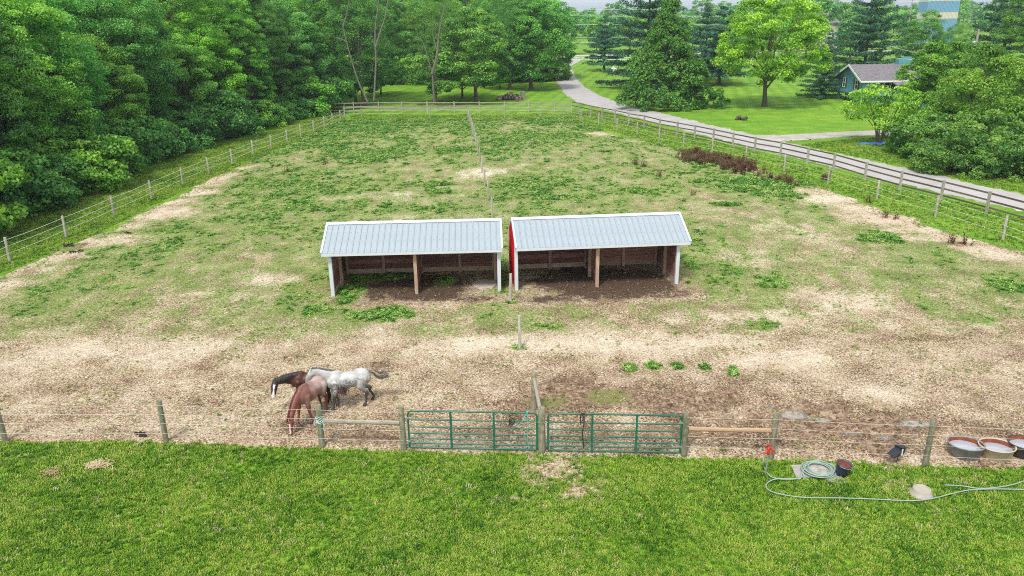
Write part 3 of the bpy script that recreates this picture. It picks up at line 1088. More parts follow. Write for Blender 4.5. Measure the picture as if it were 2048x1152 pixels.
def dome_clumps(H, R, base, lobes, per, cr, seed, zsq=1.0, low=-.35):
    """crown made of overlapping lobes, each covered with leaf clumps on its outer side"""
    r = np.random.default_rng(seed)
    cz = base + (H - base) * .5
    hz = (H - base) * .5
    rows, lob = [], []
    for i in range(lobes):
        while True:
            v = r.normal(size=3)
            v /= np.linalg.norm(v)
            if v[2] > -.75:
                break
        # golden spread
        ph = i * 2.39996 + r.random() * .5
        zz = 1 - 1.75 * (i + .5) / lobes + r.normal() * .06
        zz = max(-.85, min(.95, zz))
        rr = math.sqrt(max(0, 1 - zz * zz))
        v = np.array([math.cos(ph) * rr, math.sin(ph) * rr, zz])
        f_ = .56 + r.random() * .16
        c = np.array([0, 0, cz]) + v * np.array([R * f_, R * f_, hz * f_])
        lr = np.array([R, R, hz * .9]) * (.36 + r.random() * .14)
        lob.append(c)
        tone0 = .5 + (r.random() - .5) * .25
        for j in range(per):
            w = r.normal(size=3) + v * .9
            w[2] += .25
            w /= np.linalg.norm(w)
            if w[2] < low - .3:
                w[2] *= -.3
            p = c + w * lr
            s_ = cr * (.55 + r.random() * .95)
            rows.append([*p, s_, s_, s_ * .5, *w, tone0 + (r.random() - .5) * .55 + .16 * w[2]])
    return np.array(rows), lob


def trunk_mb(H, r0, lobs, seed, forks=1, lean=(0, 0), top=.72):
    r = random.Random(seed)
    mb = MB()
    pts, rad = [], []
    for i in range(9):
        t = i / 8
        pts.append(Vector((lean[0] * t + math.sin(t * 5 + seed) * .12 * H / 12, lean[1] * t + math.cos(t * 4 + seed) * .12 * H / 12 - .12 * H / 12, H * top * t - .1)))
        rad.append(r0 * (1.35 if i == 0 else 1 - .78 * t))
    mb.tube(pts, rad, 9)
    for c in lobs:
        c = Vector(c)
        t = max(.15, min(.85, (c.z * .55) / (H * top)))
        k_ = t * 8
        i = int(k_)
        p0 = pts[i].lerp(pts[min(8, i + 1)], k_ - i)
        mid = p0.lerp(c, .5) + Vector((r.uniform(-.3, .3), r.uniform(-.3, .3), r.uniform(0, .5)))
        rr = r0 * (1 - .7 * t) * .5
        mb.tube([p0, mid, c, c + (c - mid) * .35], [rr, rr * .65, rr * .3, .015], 6)
        for _ in range(2):
            e = c + Vector((r.uniform(-1.2, 1.2), r.uniform(-1.2, 1.2), r.uniform(-.2, 1)))
            mb.tube([mid, mid.lerp(e, .6) + Vector((0, 0, .15)), e], [rr * .5, rr * .3, .01], 5)
    return mb


def pine_clumps(H, R, base, whorls, seed, shape=1.0, plate=1.0, tone=.45, taperpow=.8, ragged=.35):
    r = np.random.default_rng(seed)
    rows, tips = [], []
    for i in range(whorls):
        t = i / (whorls - 1)
        z = base + (H - base) * t
        rr = R * (1 - t) ** taperpow * shape + .35
        nb = max(4, int(7 * (1 - t) + 4))
        for j in range(nb):
            a = j * 6.283 / nb + r.random() * .8 + i * .7
            L = rr * (1 - ragged + ragged * 1.3 * r.random())
            k_ = max(2, int(L / .55))
            rise = (.10 + .35 * t) * L
            tips.append((z - .02, a, L, rise))
            for m_ in range(k_):
                s_ = (m_ + .9) / k_
                p = [math.cos(a) * L * s_ + r.normal() * .12, math.sin(a) * L * s_ + r.normal() * .12, z + rise * s_ ** 1.5 - .25 * L * s_ * (1 - t) * .5 + r.normal() * .08]
                w = .32 + .42 * plate * (1 - abs(s_ - .6)) * min(1, L / 2.2)
                rows.append([*p, w, w, w * .42, math.cos(a) * .6, math.sin(a) * .6, .7, tone + (r.random() - .5) * .3 + .12 * s_])
    return np.array(rows), tips


def pine_trunk(H, r0, tips):
    mb = MB()
    mb.tube([(0, 0, -.1), (0, 0, H * .5), (0, 0, H * .97)], [r0, r0 * .6, .04], 8)
    for z, a, L, rise in tips:
        mb.tube([(0, 0, z), (math.cos(a) * L * .5, math.sin(a) * L * .5, z + rise * .3 - .06 * L), (math.cos(a) * L * .95, math.sin(a) * L * .95, z + rise * .9 - .1 * L)], [.05, .035, .012], 4, False)
    return mb


TREES = {}


def reg(key, crown_parts, trunk, leafm='leaf', bark='bark'):
    TREES[key] = (cloud_mesh(key + '_crown', crown_parts, M[leafm]), trunk.mesh(key + '_trunk', M[bark]))


# four woodland trees, two lawn trees, a low maple, pines, vine cone, shrubs, distant trees
for i, (H, R, b, lo) in enumerate([(17, 4.6, 1.4, 14), (19, 5.2, -.4, 16), (15.5, 4.6, -.8, 14), (18, 4.8, 2.6, 13)]):
    cl, lb = dome_clumps(H, R, b, lo, (21, 30, 22, 16)[i], (1.0, .72, .95, 1.25)[i], 100 + i, low=-.9)
    cl = cl[cl[:, 2] > .15]
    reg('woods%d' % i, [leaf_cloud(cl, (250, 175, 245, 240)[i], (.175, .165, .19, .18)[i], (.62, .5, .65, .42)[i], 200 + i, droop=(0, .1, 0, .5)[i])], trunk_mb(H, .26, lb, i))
for i, (H, R, b, lo) in enumerate([(13, 5.9, 1.0, 15), (12.5, 4.4, .6, 14)]):
    cl, lb = dome_clumps(H, R, b, lo, 19, .95, 300 + i)
    reg('lawn%d' % i, [leaf_cloud(cl, 165, .25, .6, 320 + i)], trunk_mb(H, .30, lb, 20 + i))
cl, lb = dome_clumps(6.3, 4.2, .9, 9, 16, .8, 340)
reg('low', [leaf_cloud(cl, 110, .26, .6, 341)], trunk_mb(6.3, .2, lb, 31))
cl, lb = dome_clumps(10.2, 4.7, -.8, 14, 20, .95, 350, low=-.9)
cl = cl[cl[:, 2] > .1]
reg('vinemass', [leaf_cloud(cl, 150, .22, .6, 351, droop=.3)], trunk_mb(10, .25, lb[:6], 33))
cl, lb = dome_clumps(5.6, 3.2, 1.0, 9, 14, .65, 342)
mb = MB()
for q in range(6):
    a = q * 1.05
    c = Vector((math.cos(a) * 1.5, math.sin(a) * 1.5, 3.4 + (q % 3) * .5))
    mb.tube([(math.cos(a) * .15, math.sin(a) * .15, -.1), (math.cos(a) * .5, math.sin(a) * .5, 1.4), c], [.09, .065, .02], 6)
    mb.tube([(math.cos(a) * .5, math.sin(a) * .5, 1.4), (math.cos(a + .6) * 1.6, math.sin(a + .6) * 1.6, 2.6)], [.05, .015], 5)
reg('multi', [leaf_cloud(cl, 80, .22, .5, 343)], mb)
for i, (H, R, b, w_, sh, pl_) in enumerate([(16, 6.2, .8, 15, 1, 1.5), (10.5, 4.6, 1.6, 10, 1, 1.2), (19, 7.0, .6, 17, 1, 1.6)]):
    cl, tp = pine_clumps(H, R, b, w_, 400 + i, sh, pl_)
    reg('pine%d' % i, [leaf_cloud(cl, 46 if i != 1 else 60, .40, .26, 420 + i, upw=.55, outw=.3, rnd_w=.5)], pine_trunk(H, .26, tp), 'leafblue')


def cone_surface(H, R, n, seed, pw=1.15, z0=.3, bul=.35, tone=.5, cr=.8):
    r = np.random.default_rng(seed)
    rows = []
    for i in range(n):
        t = 1 - math.sqrt(r.random())
        t = min(.98, t)
        a = r.random() * 6.283
        lob = 1 + .24 * math.sin(a * 3 + t * 7 + seed) + .20 * math.sin(a * 5 + t * 26)
        rr = (R * (1 - t) ** pw + .75 * (1 - t)) * lob * (.86 + .2 * r.random())
        if t > .62:
            rr = max(rr, .9 * (1.1 - t) * 2.6)
        p = [math.cos(a) * rr, math.sin(a) * rr, z0 + (H - z0) * t]
        w = cr * (.6 + r.random() * .7)
        rows.append([*p, w, w, w * .7, math.cos(a), math.sin(a), .4, tone + (r.random() - .5) * .35])
    return np.array(rows)


mb = MB()
mb.tube([(0, 0, -.1), (0, 0, 8), (0, 0, 13.2)], [.3, .2, .05], 8)
for q in range(40):
    a = q * 2.4
    z = 1 + q * .28
    L = 5.3 * (1 - z / 14) + .5
    mb.tube([(0, 0, z), (math.cos(a) * L, math.sin(a) * L, z - .4)], [.06, .02], 4, False)
reg('vinecone', [leaf_cloud(cone_surface(14, 4.7, 430, 5, tone=.55), 120, .30, .6, 500, droop=.3)], mb)
for i, (H, R) in enumerate([(3.2, 3.0), (4.4, 4.4), (2.2, 1.9)]):
    cl, lb = dome_clumps(H, R, -.6, 9, 16, .6, 520 + i, low=-.9)
    cl = cl[cl[:, 2] > .05]
    mb = MB()
    for c in lb:
        mb.tube([(0, 0, -.05), (c[0] * .4, c[1] * .4, max(.2, c[2] * .5)), (c[0], c[1], max(.3, c[2]))], [.06, .04, .01], 5, False)
    reg('shrub%d' % i, [leaf_cloud(cl, 110, .20, .6, 540 + i)], mb)
for i, (H, R) in enumerate([(13, 5.2), (16, 5.6), (11, 4.6)]):
    cl, lb = dome_clumps(H, R, .8, 10, 12, 1.3, 560 + i)
    reg('far%d' % i, [leaf_cloud(cl, 45, .62, .65, 580 + i)], trunk_mb(H, .25, lb[:5], 60 + i))
print('tree meshes', sum(len(a.polygons) + len(b.polygons) for a, b in TREES.values()))

TNAME = {'woods': 'tree', 'lawn': 'tree', 'low': 'tree', 'multi': 'tree', 'pine': 'pine_tree', 'vinecone': 'vine_covered_tree', 'vinemass': 'vine_covered_tree', 'shrub': 'shrub', 'far': 'tree'}


def tree(key, x, y, label, group=None, s=1.0, rz=None, col=(1, 1, 1), sz=None, name=None, z=0, tilt=0):
    base = ''.join(ch for ch in key if not ch.isdigit())
    nm = name or TNAME[base]
    cat = 'shrub' if 'shrub' in nm or 'bush' in nm else 'tree'
    o = thing(nm, label, cat, (x, y, z), rnd.random() * 6.283 if rz is None else rz, group)
    o.rotation_euler.x = tilt
    o.scale = (s, s, s * (sz or 1))
    crown, trunk = TREES[key]
    c = link('foliage' if cat == 'shrub' else 'crown', crown, o)
    c.color = (*col, 1)
    t = link('stems' if cat == 'shrub' else 'trunk', trunk, o)
    return o


def vary(col, amt=.12):
    g = 1 + rnd.uniform(-amt, amt)
    return (col[0] * g * (1 + rnd.uniform(-amt, amt)), col[1] * g, col[2] * g * (1 + rnd.uniform(-amt, amt)))


ORD = ['first', 'second', 'third', 'fourth', 'fifth', 'sixth', 'seventh', 'eighth', 'ninth', 'tenth', 'eleventh', 'twelfth', 'thirteenth',
       'fourteenth', 'fifteenth', 'sixteenth', 'seventeenth', 'eighteenth', 'nineteenth', 'twentieth', 'twenty-first', 'twenty-second', 'twenty-third',
       'twenty-fourth', 'twenty-fifth', 'twenty-sixth', 'twenty-seventh', 'twenty-eighth', 'twenty-ninth', 'thirtieth']

# the woods along the left fence: edge polyline in metres
edge_px = [(-260, 575), (0, 470), (130, 412), (240, 370), (330, 330), (430, 293), (500, 274), (600, 246), (690, 218)]
E_ = np.array([tuple(at(*q))[:2] for q in edge_px])
EG = resample([Vector((*e, 0)) for e in E_], 200)
dE = np.r_[0, np.cumsum(np.hypot(*(EG[1:] - EG[:-1]).T))]


def edge_pt(s_, off):
    i = min(198, max(0, int(np.searchsorted(dE, s_)) - 1))
    p = EG[i] + (EG[i + 1] - EG[i]) * ((s_ - dE[i]) / (dE[i + 1] - dE[i]))
    t = (EG[i + 1] - EG[i]) / np.linalg.norm(EG[i + 1] - EG[i])
    return p[0] - t[1] * off, p[1] + t[0] * off


Lw = dE[-1]
WT = [(1.25, 1.25, .9), (1.8, 1.6, .75), (.95, 1.2, 1.35), (1.35, 1.35, .85), (2.1, 1.75, .95), (.75, .92, .85)]
WORD = ['mid green', 'bright yellow green', 'cool dark green', 'deep green', 'light yellow green', 'dark green']
rows = [(5.3, 5.2, 'front row', .84), (10.3, 6.6, 'second row', 1.0), (15.5, 6.8, 'third row', 1.15), (22.5, 7.5, 'back row', 1.25)]
for off, step, rn, sc in rows:
    s_ = rnd.random() * 2
    k = 0
    while s_ < Lw:
        x, y = edge_pt(s_, off + rnd.uniform(-1.0, 1.2))
        ci = rnd.randrange(6)
        key = 'woods%d' % rnd.randrange(4)
        if off < 6:
            key = rnd.choice(['woods1', 'woods2', 'woods2', 'woods1', 'woods0'])
        lab = '%s tree, %s from the near end, %s of the left woods' % (WORD[ci], ORD[min(k, 29)], rn)
        tree(key, x, y, lab, 'trees of the woods beside the paddock', sc * rnd.uniform(.75, 1.15) * (.95 if off < 6 else 1), None, vary(WT[ci]))
        s_ += step * rnd.uniform(.8, 1.2)
        k += 1
for i in range(26):
    x = -40 + i * 1.9
    tree(rnd.choice(['shrub0', 'shrub1']), x, 143 + rnd.uniform(-2, 2), '%s bush, %s from the left under the wood beyond the back lawn' % (WORD[i % 6], ORD[i]), 'bushes under the far wood', rnd.uniform(.8, 1.2), None, vary(WT[i % 6]))
s_, k = 0.0, 0
while s_ < Lw:
    x, y = edge_pt(s_, 3.1 + rnd.uniform(-.6, .9))
    ci = rnd.choice([0, 2, 3, 5, 5])
    tree(rnd.choice(['shrub0', 'shrub2', 'shrub0']), x, y, '%s bush, %s from the near end at the foot of the left woods' % (WORD[ci], ORD[min(k, 29)]), 'bushes along the edge of the woods',
         rnd.uniform(.55, 1.45), None, vary(WT[ci]))
    s_ += 2.6 * rnd.uniform(.8, 1.25)
    k += 1

# trees behind the back board fence
def P(px, py):
    p = at(px, py)
    return p.x, p.y


BT = [('woods3', 726, 212, .85, (.8, .95, .9), 'tall dark green tree standing where the back fence meets the woods'),
      ('low', 872, 209, 1.0, (.95, 1.0, .8), 'low spreading dark tree right behind the back board fence'),
      ('lawn1', 949, 206, .98, (1.15, 1.15, .9), 'broad tree with a short dark trunk left of the wood pile'),
      ('woods3', 1020, 180, .9, (.85, 1.05, .95), 'tall green tree just behind the wood pile'),
      ('lawn1', 1064, 180, 1.05, (.9, 1.15, .8), 'green tree overhanging the road beyond the wood pile'),
      ('lawn0', 1080, 158, 1.05, (.85, 1.15, .75), 'large rounded tree leaning over the far bend of the road')]
BT += [('low', 712, 206, .95, (.7, .85, .8), 'dark low tree filling the corner where the woods meet the back fence'),
       ('low', 762, 190, .8, (.8, 1.05, .85), 'low green tree just left of the opening onto the back lawn'),
       ('woods2', 905, 172, .85, (.85, 1.0, .85), 'deep green tree behind the broad tree with the short dark trunk'),
       ('woods1', 985, 168, .85, (.9, 1.1, .9), 'deep green tree between the broad tree and the wood pile tree'),
       ('low', 925, 196, .9, (1.1, 1.1, .75), 'low leafy tree under the broad tree with the short dark trunk'),
       ('low', 1000, 178, .75, (.8, 1.0, .8), 'low dark leafy tree behind the wood pile'),
       ('woods1', 1085, 108, .95, (.75, .9, .85), 'dark green tree beyond the far bend of the road')]
for key, px, py, sc, c, lab in BT:
    x, y = P(px, py)
    tree(key, x, y, lab, None, sc, None, c)
def pale_limbs(label, base, segs, crown=None):
    p = at(*base)
    o = thing('tree', label, 'tree', p)
    mb = MB()
    for Y_, r0, pts in segs:
        path = [aty(x, y, Y_) - p for x, y in pts]
        mb.tube(smooth_path(path, 3), [r0 * (1 - .6 * i / (3 * (len(path) - 1))) for i in range(3 * (len(path) - 1) + 1)], 8)
    mb.build('trunk', M['barkgrey'], o)
    if crown:
        for key, off, sc, col in crown:
            c = link('crown', TREES[key][0], o, off)
            c.scale = (sc, sc, sc)
            c.color = (*col, 1)
    return o


def smooth_path(P, n=8, closed=False):
    out = []
    for i in range(len(P) - 1):
        p0, p1, p2, p3 = P[max(0, i - 1)], P[i], P[i + 1], P[min(len(P) - 1, i + 2)]
        for j in range(n):
            t = j / n
            out.append(.5 * ((2 * p1) + (p2 - p0) * t + (2 * p0 - 5 * p1 + 4 * p2 - p3) * t * t + (3 * p1 - p0 - 3 * p2 + p3) * t ** 3))
    out.append(P[-1])
    return out


pale_limbs('tall tree with a long pale trunk leaning left where the woods meet the back fence', (737, 208),
           [(97.5, .13, [(737, 208), (724, 180), (712, 150), (700, 110), (690, 70), (683, 40)]), (97.5, .09, [(694, 85), (682, 78), (668, 76)]), (97.5, .1, [(686, 55), (694, 25), (700, -10)])],
           [('woods0', (-3.4, .6, 4.5), .72, (.95, 1.05, .85))])
pale_limbs('tall tree with two pale upright limbs forking high above the back fence', (748, 202),
           [(100, .13, [(748, 202), (750, 160), (752, 120), (750, 85), (751, 50), (756, 15), (758, -20)]), (100, .13, [(751, 95), (760, 65), (770, 35), (776, 0)])],
           [('woods1', (.6, .8, 3.4), .74, (.8, .95, .85))])
pale_limbs('grey green tree with pale forked limbs rising behind the low spreading tree', (868, 203),
           [(98.5, .13, [(868, 203), (866, 170), (864, 145), (855, 115), (850, 95), (840, 75)]), (98.5, .18, [(864, 148), (873, 115), (877, 80), (882, 45), (890, 10)]), (98.5, .1, [(874, 100), (866, 70), (868, 40)])],
           [('woods3', (.4, .6, 3.6), .70, (1.3, 1.2, 1.0))])
k = 0
for ri, (x0, x1, y, n, sc) in enumerate([(-34, 6, 150, 8, 1.05), (-50, 4, 170, 9, 1.2), (-62, 3, 192, 9, 1.3), (-44, -26, 110, 4, 1.05), (-48, -32, 128, 4, 1.1), (-5, 5, 178, 3, 1.05)]):
    for i in range(n):
        x = x0 + (x1 - x0) * (i + rnd.uniform(.2, .8)) / n
        ci = rnd.choice([0, 2, 3, 5])
        tree(rnd.choice(['woods1', 'woods2']), x, y + rnd.uniform(-5, 5), '%s tree, %s from the left in the %s beyond the back lawn' % (WORD[ci], ORD[i], ['first row', 'second row', 'third row', 'near clump', 'far clump', 'roadside row'][ri]), 'trees of the wood beyond the back lawn', sc * rnd.uniform(.85, 1.1), None, vary(WT[ci]))
        k += 1

# singled out trees on the right
RT = [('vinecone', 1332, 214, 1.0, (.78, .86, .66), 'tall cone shaped evergreen smothered in green vines beside the road', None),
      ('pine0', 1292, 178, 1.28, (.8, .9, .85), 'tall dark pine directly behind the vine covered evergreen', None),
      ('pine1', 1208, 141, 1.0, (1.0, 1.15, 1.15), 'small blue green pine near the white tank at the far lawn', None),
      ('pine1', 1438, 170, 1.12, (.9, 1.05, 1.1), 'blue green pine between the vine covered evergreen and the bright green lawn tree', None),
      ('pine1', 1408, 160, 1.1, (.7, .85, .9), 'darker pine close behind the vine covered evergreen on its right', None),
      ('lawn0', 1530, 213, 1.03, (1.9, 1.6, .5), 'bright yellow green tree standing alone on the lawn', None),
      ('pine2', 1722, 180, .98, (.85, .95, .85), 'very large dark pine behind the teal house', None),
      ('pine0', 1644, 196, .52, (.85, .95, .9), 'low dark pine boughs left of the teal house', None),
      ('multi', 1758, 288, .92, (1.9, 1.6, .65), 'small yellow green tree with several thin stems beside the blue tarp', None),
      ('lawn1', 1858, 272, .68, (1.15, 1.15, .6), 'rounded green tree in front of the right end of the teal house', None),
      ('vinemass', 1962, 304, .82, (.98, .95, .5), 'broad vine covered tree behind the large roadside shrub', None),
      ('lawn0', 1905, 262, .62, (.6, .72, .6), 'dark rounded tree between the teal house and the vine covered mass', None),
      ('shrub1', 1955, 338, .92, (.92, .88, .8), 'large grey green shrub mass nearest the road on the right', None),
      ('shrub0', 1893, 343, .72, (.95, .92, .8), 'small dense grey green shrub at the left foot of the large roadside shrub', None),
      ('shrub0', 1960, 352, .62, (1.05, .98, .9), 'low grey green shrub in front of the large roadside shrub', None),
      ('shrub0', 2025, 353, .75, (.9, .9, .8), 'low dark green shrub by the road at the right edge', None),
      ('shrub1', 2080, 335, .95, (.9, 1.0, .85), 'grey green shrub at the right edge beside the large roadside shrub', None),
      ('shrub0', 1850, 312, 1.0, (.9, .95, .7), 'dark shrub with trailing branches left of the large roadside shrub', None),
      ('shrub1', 1890, 300, .9, (1.1, 1.1, .7), 'leafy shrub at the foot of the vine covered tree', None),
      ('pine0', 1990, 190, 1.15, (1.1, 1.15, .95), 'tall grey green pine behind the vine covered tree', None),
      ('woods1', 2060, 205, .9, (1.35, 1.25, .95), 'pale green willow like tree at the right edge of the photo', None),
      ('low', 2035, 225, .8, (1.0, 1.1, .75), 'low spreading green tree at the right edge behind the shrubs', None),
      ('shrub2', 2040, 262, 1.3, (1.4, 1.4, .8), 'light green bush at the right edge above the roadside shrub', None),
      ('woods2', 1830, 165, .7, (.95, 1.05, .95), 'green tree behind the chimney of the teal house', None),
      ('woods3', 1900, 172, .52, (.8, .95, 1.0), 'dark green tree below the striped tower', None)]
for key, px, py, sc, c, lab, rz in RT:
    x, y = P(px, py)
    tree(key, x, y, lab, None, sc, rz, c)
# trees filling the middle distance and the far tree line
k = 0
for (x0, x1, y, n, smin, smax) in [(14, 130, 238, 17, .62, .95), (8, 190, 300, 22, .75, 1.0), (-10, 260, 380, 26, .8, 1.08), (-30, 330, 480, 30, .85, 1.1), (-60, 420, 600, 34, .9, 1.1), (60, 120, 205, 6, .7, 1.0)]:
    for i in range(n):
        x = x0 + (x1 - x0) * (i + rnd.uniform(.1, .9)) / n
        ci = rnd.choice([0, 2, 3, 5, 2])
        zone = 'near' if y < 260 else ('middle' if y < 420 else 'farthest')
        pxx = 1024 + FPX * x / (y * .94)
        if y < 262 and 1825 < pxx < 1935:
            continue
        lm_ = min([(1130, 'the far bend of the road'), (1208, 'the small blue green pine'), (1330, 'the vine covered evergreen'), (1438, 'the darker pine pair'), (1540, 'the bright green lawn tree'), (1642, 'the grey roofed far house'),
                   (1722, 'the large dark pine'), (1800, 'the teal house chimney'), (1880, 'the striped building'), (1990, 'the tall grey green pine')], key=lambda q_: abs(q_[0] - pxx))[1]
        tree('far%d' % rnd.randrange(3), x, y + rnd.uniform(-14, 14), '%s tree in the %s distant belt, behind %s' % (WORD[ci], zone, lm_), 'distant trees in the %s belt' % zone,
             rnd.uniform(smin, smax), None, vary(WT[ci]))
        k += 1

# ------------------------------------------------------------------ fences
def post_mb(h, r=.055, tilt=0, n=10, seed=0):
    q = random.Random(seed)
    mb = MB()
    dx, dy = q.uniform(-.03, .03), q.uniform(-.02, .02)
    mb.tube([(0, 0, -.1), (dx * .5, dy * .5, h * .5), (dx, dy, h - .015), (dx, dy, h)], [r * 1.05, r, r * .97, r * .85], n)
    return mb


POSTMESH = {}


def post_obj(root, p, h, r, mat, seed):
    key = (round(h, 2), r, mat, seed % 5)
    if key not in POSTMESH:
        POSTMESH[key] = post_mb(h, r, seed=seed).mesh('post', M[mat])
    o = link('post', POSTMESH[key], root, p)
    o.rotation_euler = (0, 0, rnd.random() * 6)
    return o


def wires(root, pts, hs, rad, mat, sag=.03, side=None):
    for h in hs:
        mb = MB()
        path = []
        for i in range(len(pts) - 1):
            a, b = pts[i], pts[i + 1]
            for j in range(5):
                t = j / 5
                path.append(a.lerp(b, t) + Vector((0, 0, h - 4 * sag * t * (1 - t) * (1 + .4 * math.sin(i * 3 + h * 9)))))
        path.append(pts[-1] + Vector((0, 0, h)))
        if side:
            path = [q + Vector(side) for q in path]
        mb.tube(path, rad, 5, False)
        mb.build('wire', M[mat], root)


def wire_fence(name, label, px, h, hs, r=.055, mat='fencepost', wr=.009, wmat='wire', skip=(), side=None, sag=.03):
    root = thing(name, label, 'fence')
    pts = [at(*q) for q in px]
    for i, p in enumerate(pts):
        if i in skip:
            continue
        post_obj(root, p, h + rnd.uniform(-.03, .03), r, mat, i)
    wires(root, pts, hs, wr, wmat, sag, side)
    return root


wire_fence('wire_fence', 'long wire fence with pale posts and three white strands along the left woods', L_POSTS, 1.3, [.45, .82, 1.16], .07, wr=.011, side=(.07, 0, 0))
fb = wire_fence('wire_fence', 'wire fence with pale posts along the back of the paddock', [L_POSTS[-1]] + B_POSTS, 1.3, [.45, .82, 1.16], .065, wr=.009, skip=(0, 4), side=(0, -.07, 0))
for a, b in ((0, 1), (1, 2), (2, 3), (3, 4)):
    pa, pb = [at(*q) for q in ([L_POSTS[-1]] + B_POSTS)][a], [at(*q) for q in ([L_POSTS[-1]] + B_POSTS)][b]
    MB().beam(pa + Vector((0, -.08, 1.15)), pb + Vector((0, -.08, 1.15)), .05, .12).build('board', M['rail'], fb)
wire_fence('wire_fence', 'wire fence with pale posts along the right side of the paddock below the road', [B_POSTS[-1]] + R_POSTS, 1.3, [.4, .8, 1.15], .07, wr=.007, skip=(0,), side=(-.07, -.03, 0))

BF = [(640, 229), (662, 227), (708, 226), (758, 225), (805, 225), (855, 225), (909, 225), (959, 225), (1009, 225), (1057, 224), (1109, 224), (1143, 224)]
BR = [(1143, 224), (1157, 227), (1181, 233), (1204, 238), (1230, 243), (1257, 250), (1288, 256), (1319, 264), (1354, 271), (1389, 278), (1426, 286), (1465, 295), (1509, 305), (1560, 315),
      (1614, 328), (1666, 341), (1729, 361), (1799, 381), (1881, 402), (1972, 427), (2080, 458), (2210, 495)]


def board_fence(label, px, skip0=False, mat='board', h=1.35, zs=(.35, .78, 1.2), pm='fencepost', nm='board_fence'):
    root = thing(nm, label, 'fence')
    pts = [at(*q) for q in px]
    pm_ = MB().box((0, 0, h / 2 - .05), (.13, .13, h + .1)).mesh('post', M[pm])
    for i, p in enumerate(pts):
        if skip0 and i == 0:
            continue
        a = pts[max(0, i - 1)]
        b = pts[min(len(pts) - 1, i + 1)]
        o = link('post', pm_, root, p)
        o.rotation_euler.z = math.atan2(b.y - a.y, b.x - a.x)
    for i in range(len(pts) - 1):
        a, b = pts[i], pts[i + 1]
        d = (b - a).normalized()
        off = Vector((d.y, -d.x, 0)) * -.085
        for j, z in enumerate(zs):
            e0 = Vector((0, 0, z + rnd.uniform(-.015, .015)))
            e1 = Vector((0, 0, z + rnd.uniform(-.015, .015)))
            MB().beam(a + off + e0 + d * .004, b + off + e1 - d * .004, .03, .105).build('board', M[mat], root)
    return root


board_fence('three board wooden fence behind the back of the paddock', BF, mat='rail')
board_fence('dark three board fence running along the near side of the road', BR, True)

# dividing row of bare posts
DIV = [(1067, 821, 745), (1040, 698, 633), (1021, 606, 546), (984.6, 436.5, 396), (977, 400, 364), (969.4, 373.6, 338), (964, 347.5, 314), (960, 326, 293), (955.7, 307, 276),
       (952, 292, 265), (949, 280, 255), (946.3, 270, 247), (943.6, 260, 239), (941, 252, 232), (938.6, 244, 227), (936, 236, 218)]
DL = ['wooden post with a sloping brace rail just behind the gates', 'single bare post in a small ring of grass in front of the shelters',
      'bare post standing between the fronts of the two shelters']
for i, (px, py, ty) in enumerate(DIV):
    p = at(px, py)
    h = 1.32
    lab = DL[i] if i < 3 else '%s bare post behind the shelters in the row dividing the paddock' % ORD[i - 3]
    key = 'div%d' % (i % 4)
    mesh = post_mb(h if i < 3 else 1.28, .065 if i else .085, seed=i).mesh('post', M['fencepost' if i else 'mosspost'])
    o = link('fence_post', mesh, None, p)
    tag(o, lab, 'post', 'bare posts dividing the paddock')
    if i == 0:
        q = at(1083, 903)
        MB().tube([(0.02, -.05, 1.12), (q.x - p.x - .02, q.y - p.y + .1, 1.2)], .055, 8).build('brace_rail', M['rail'], o)

# near fence with the gates
NF_L = [(-330, 880), (12, 885), (333, 885), (645, 895), (808, 900)]
NF_R = [(1368, 912), (1541, 917), (1850, 931), (2190, 945)]


def near_fence(label, px, rail, rmat, sidepost):
    root = thing('wire_fence', label, 'fence')
    pts = [at(*q) for q in px]
    for i, p in enumerate(pts):
        o = post_obj(root, p, 1.38, .085 if i in rail else .075, 'mosspost', i + 7)
    wires(root, pts, [.35, .68, .98, 1.26], .0042, 'thinwire', .015, (0, -.085, 0))
    a, b = pts[rail[0]], pts[rail[1]]
    MB().tube([a + Vector((.07, 0, .86)), (a + b) / 2 + Vector((0, .02, .85)), b + Vector((-.07, 0, .88))], .06, 10).build('rail', M[rmat], root)
    return root


nfl = near_fence('near wire fence left of the gates with a round wooden rail', NF_L, (3, 4), 'rail', 3)
nfr = near_fence('near wire fence right of the gates with an orange stained rail', NF_R, (0, 1), 'railorange', 1)
# rope tied round the post by the rail
p = at(645, 895)
mb = MB()
for j in range(5):
    z = .82 + j * .045
    mb.tube([p + Vector((math.cos(t / 12 * 6.283) * .095, math.sin(t / 12 * 6.283) * .095, z + .03 * math.sin(t + j))) for t in range(13)], .011, 5, False)
mb.tube([p + Vector((.09, -.05, .9)), p + Vector((.14, -.09, .75)), p + Vector((.10, -.1, .62))], .01, 5)
mb.tube([p + Vector((-.09, -.05, .98)), p + Vector((-.14, -.09, .86)), p + Vector((-.11, -.1, .76))], .01, 5)
tag(mb.build('rope', simple('pale_rope', (.45, .62, .6), .7)), 'pale blue rope wound round the fence post beside the horses', 'rope')

gp = at(1084, 904)
tag(link('gate_post', post_mb(1.42, .105, seed=3).mesh('post', M['mosspost']), None, gp), 'thick wooden post between the two green gates', 'post')


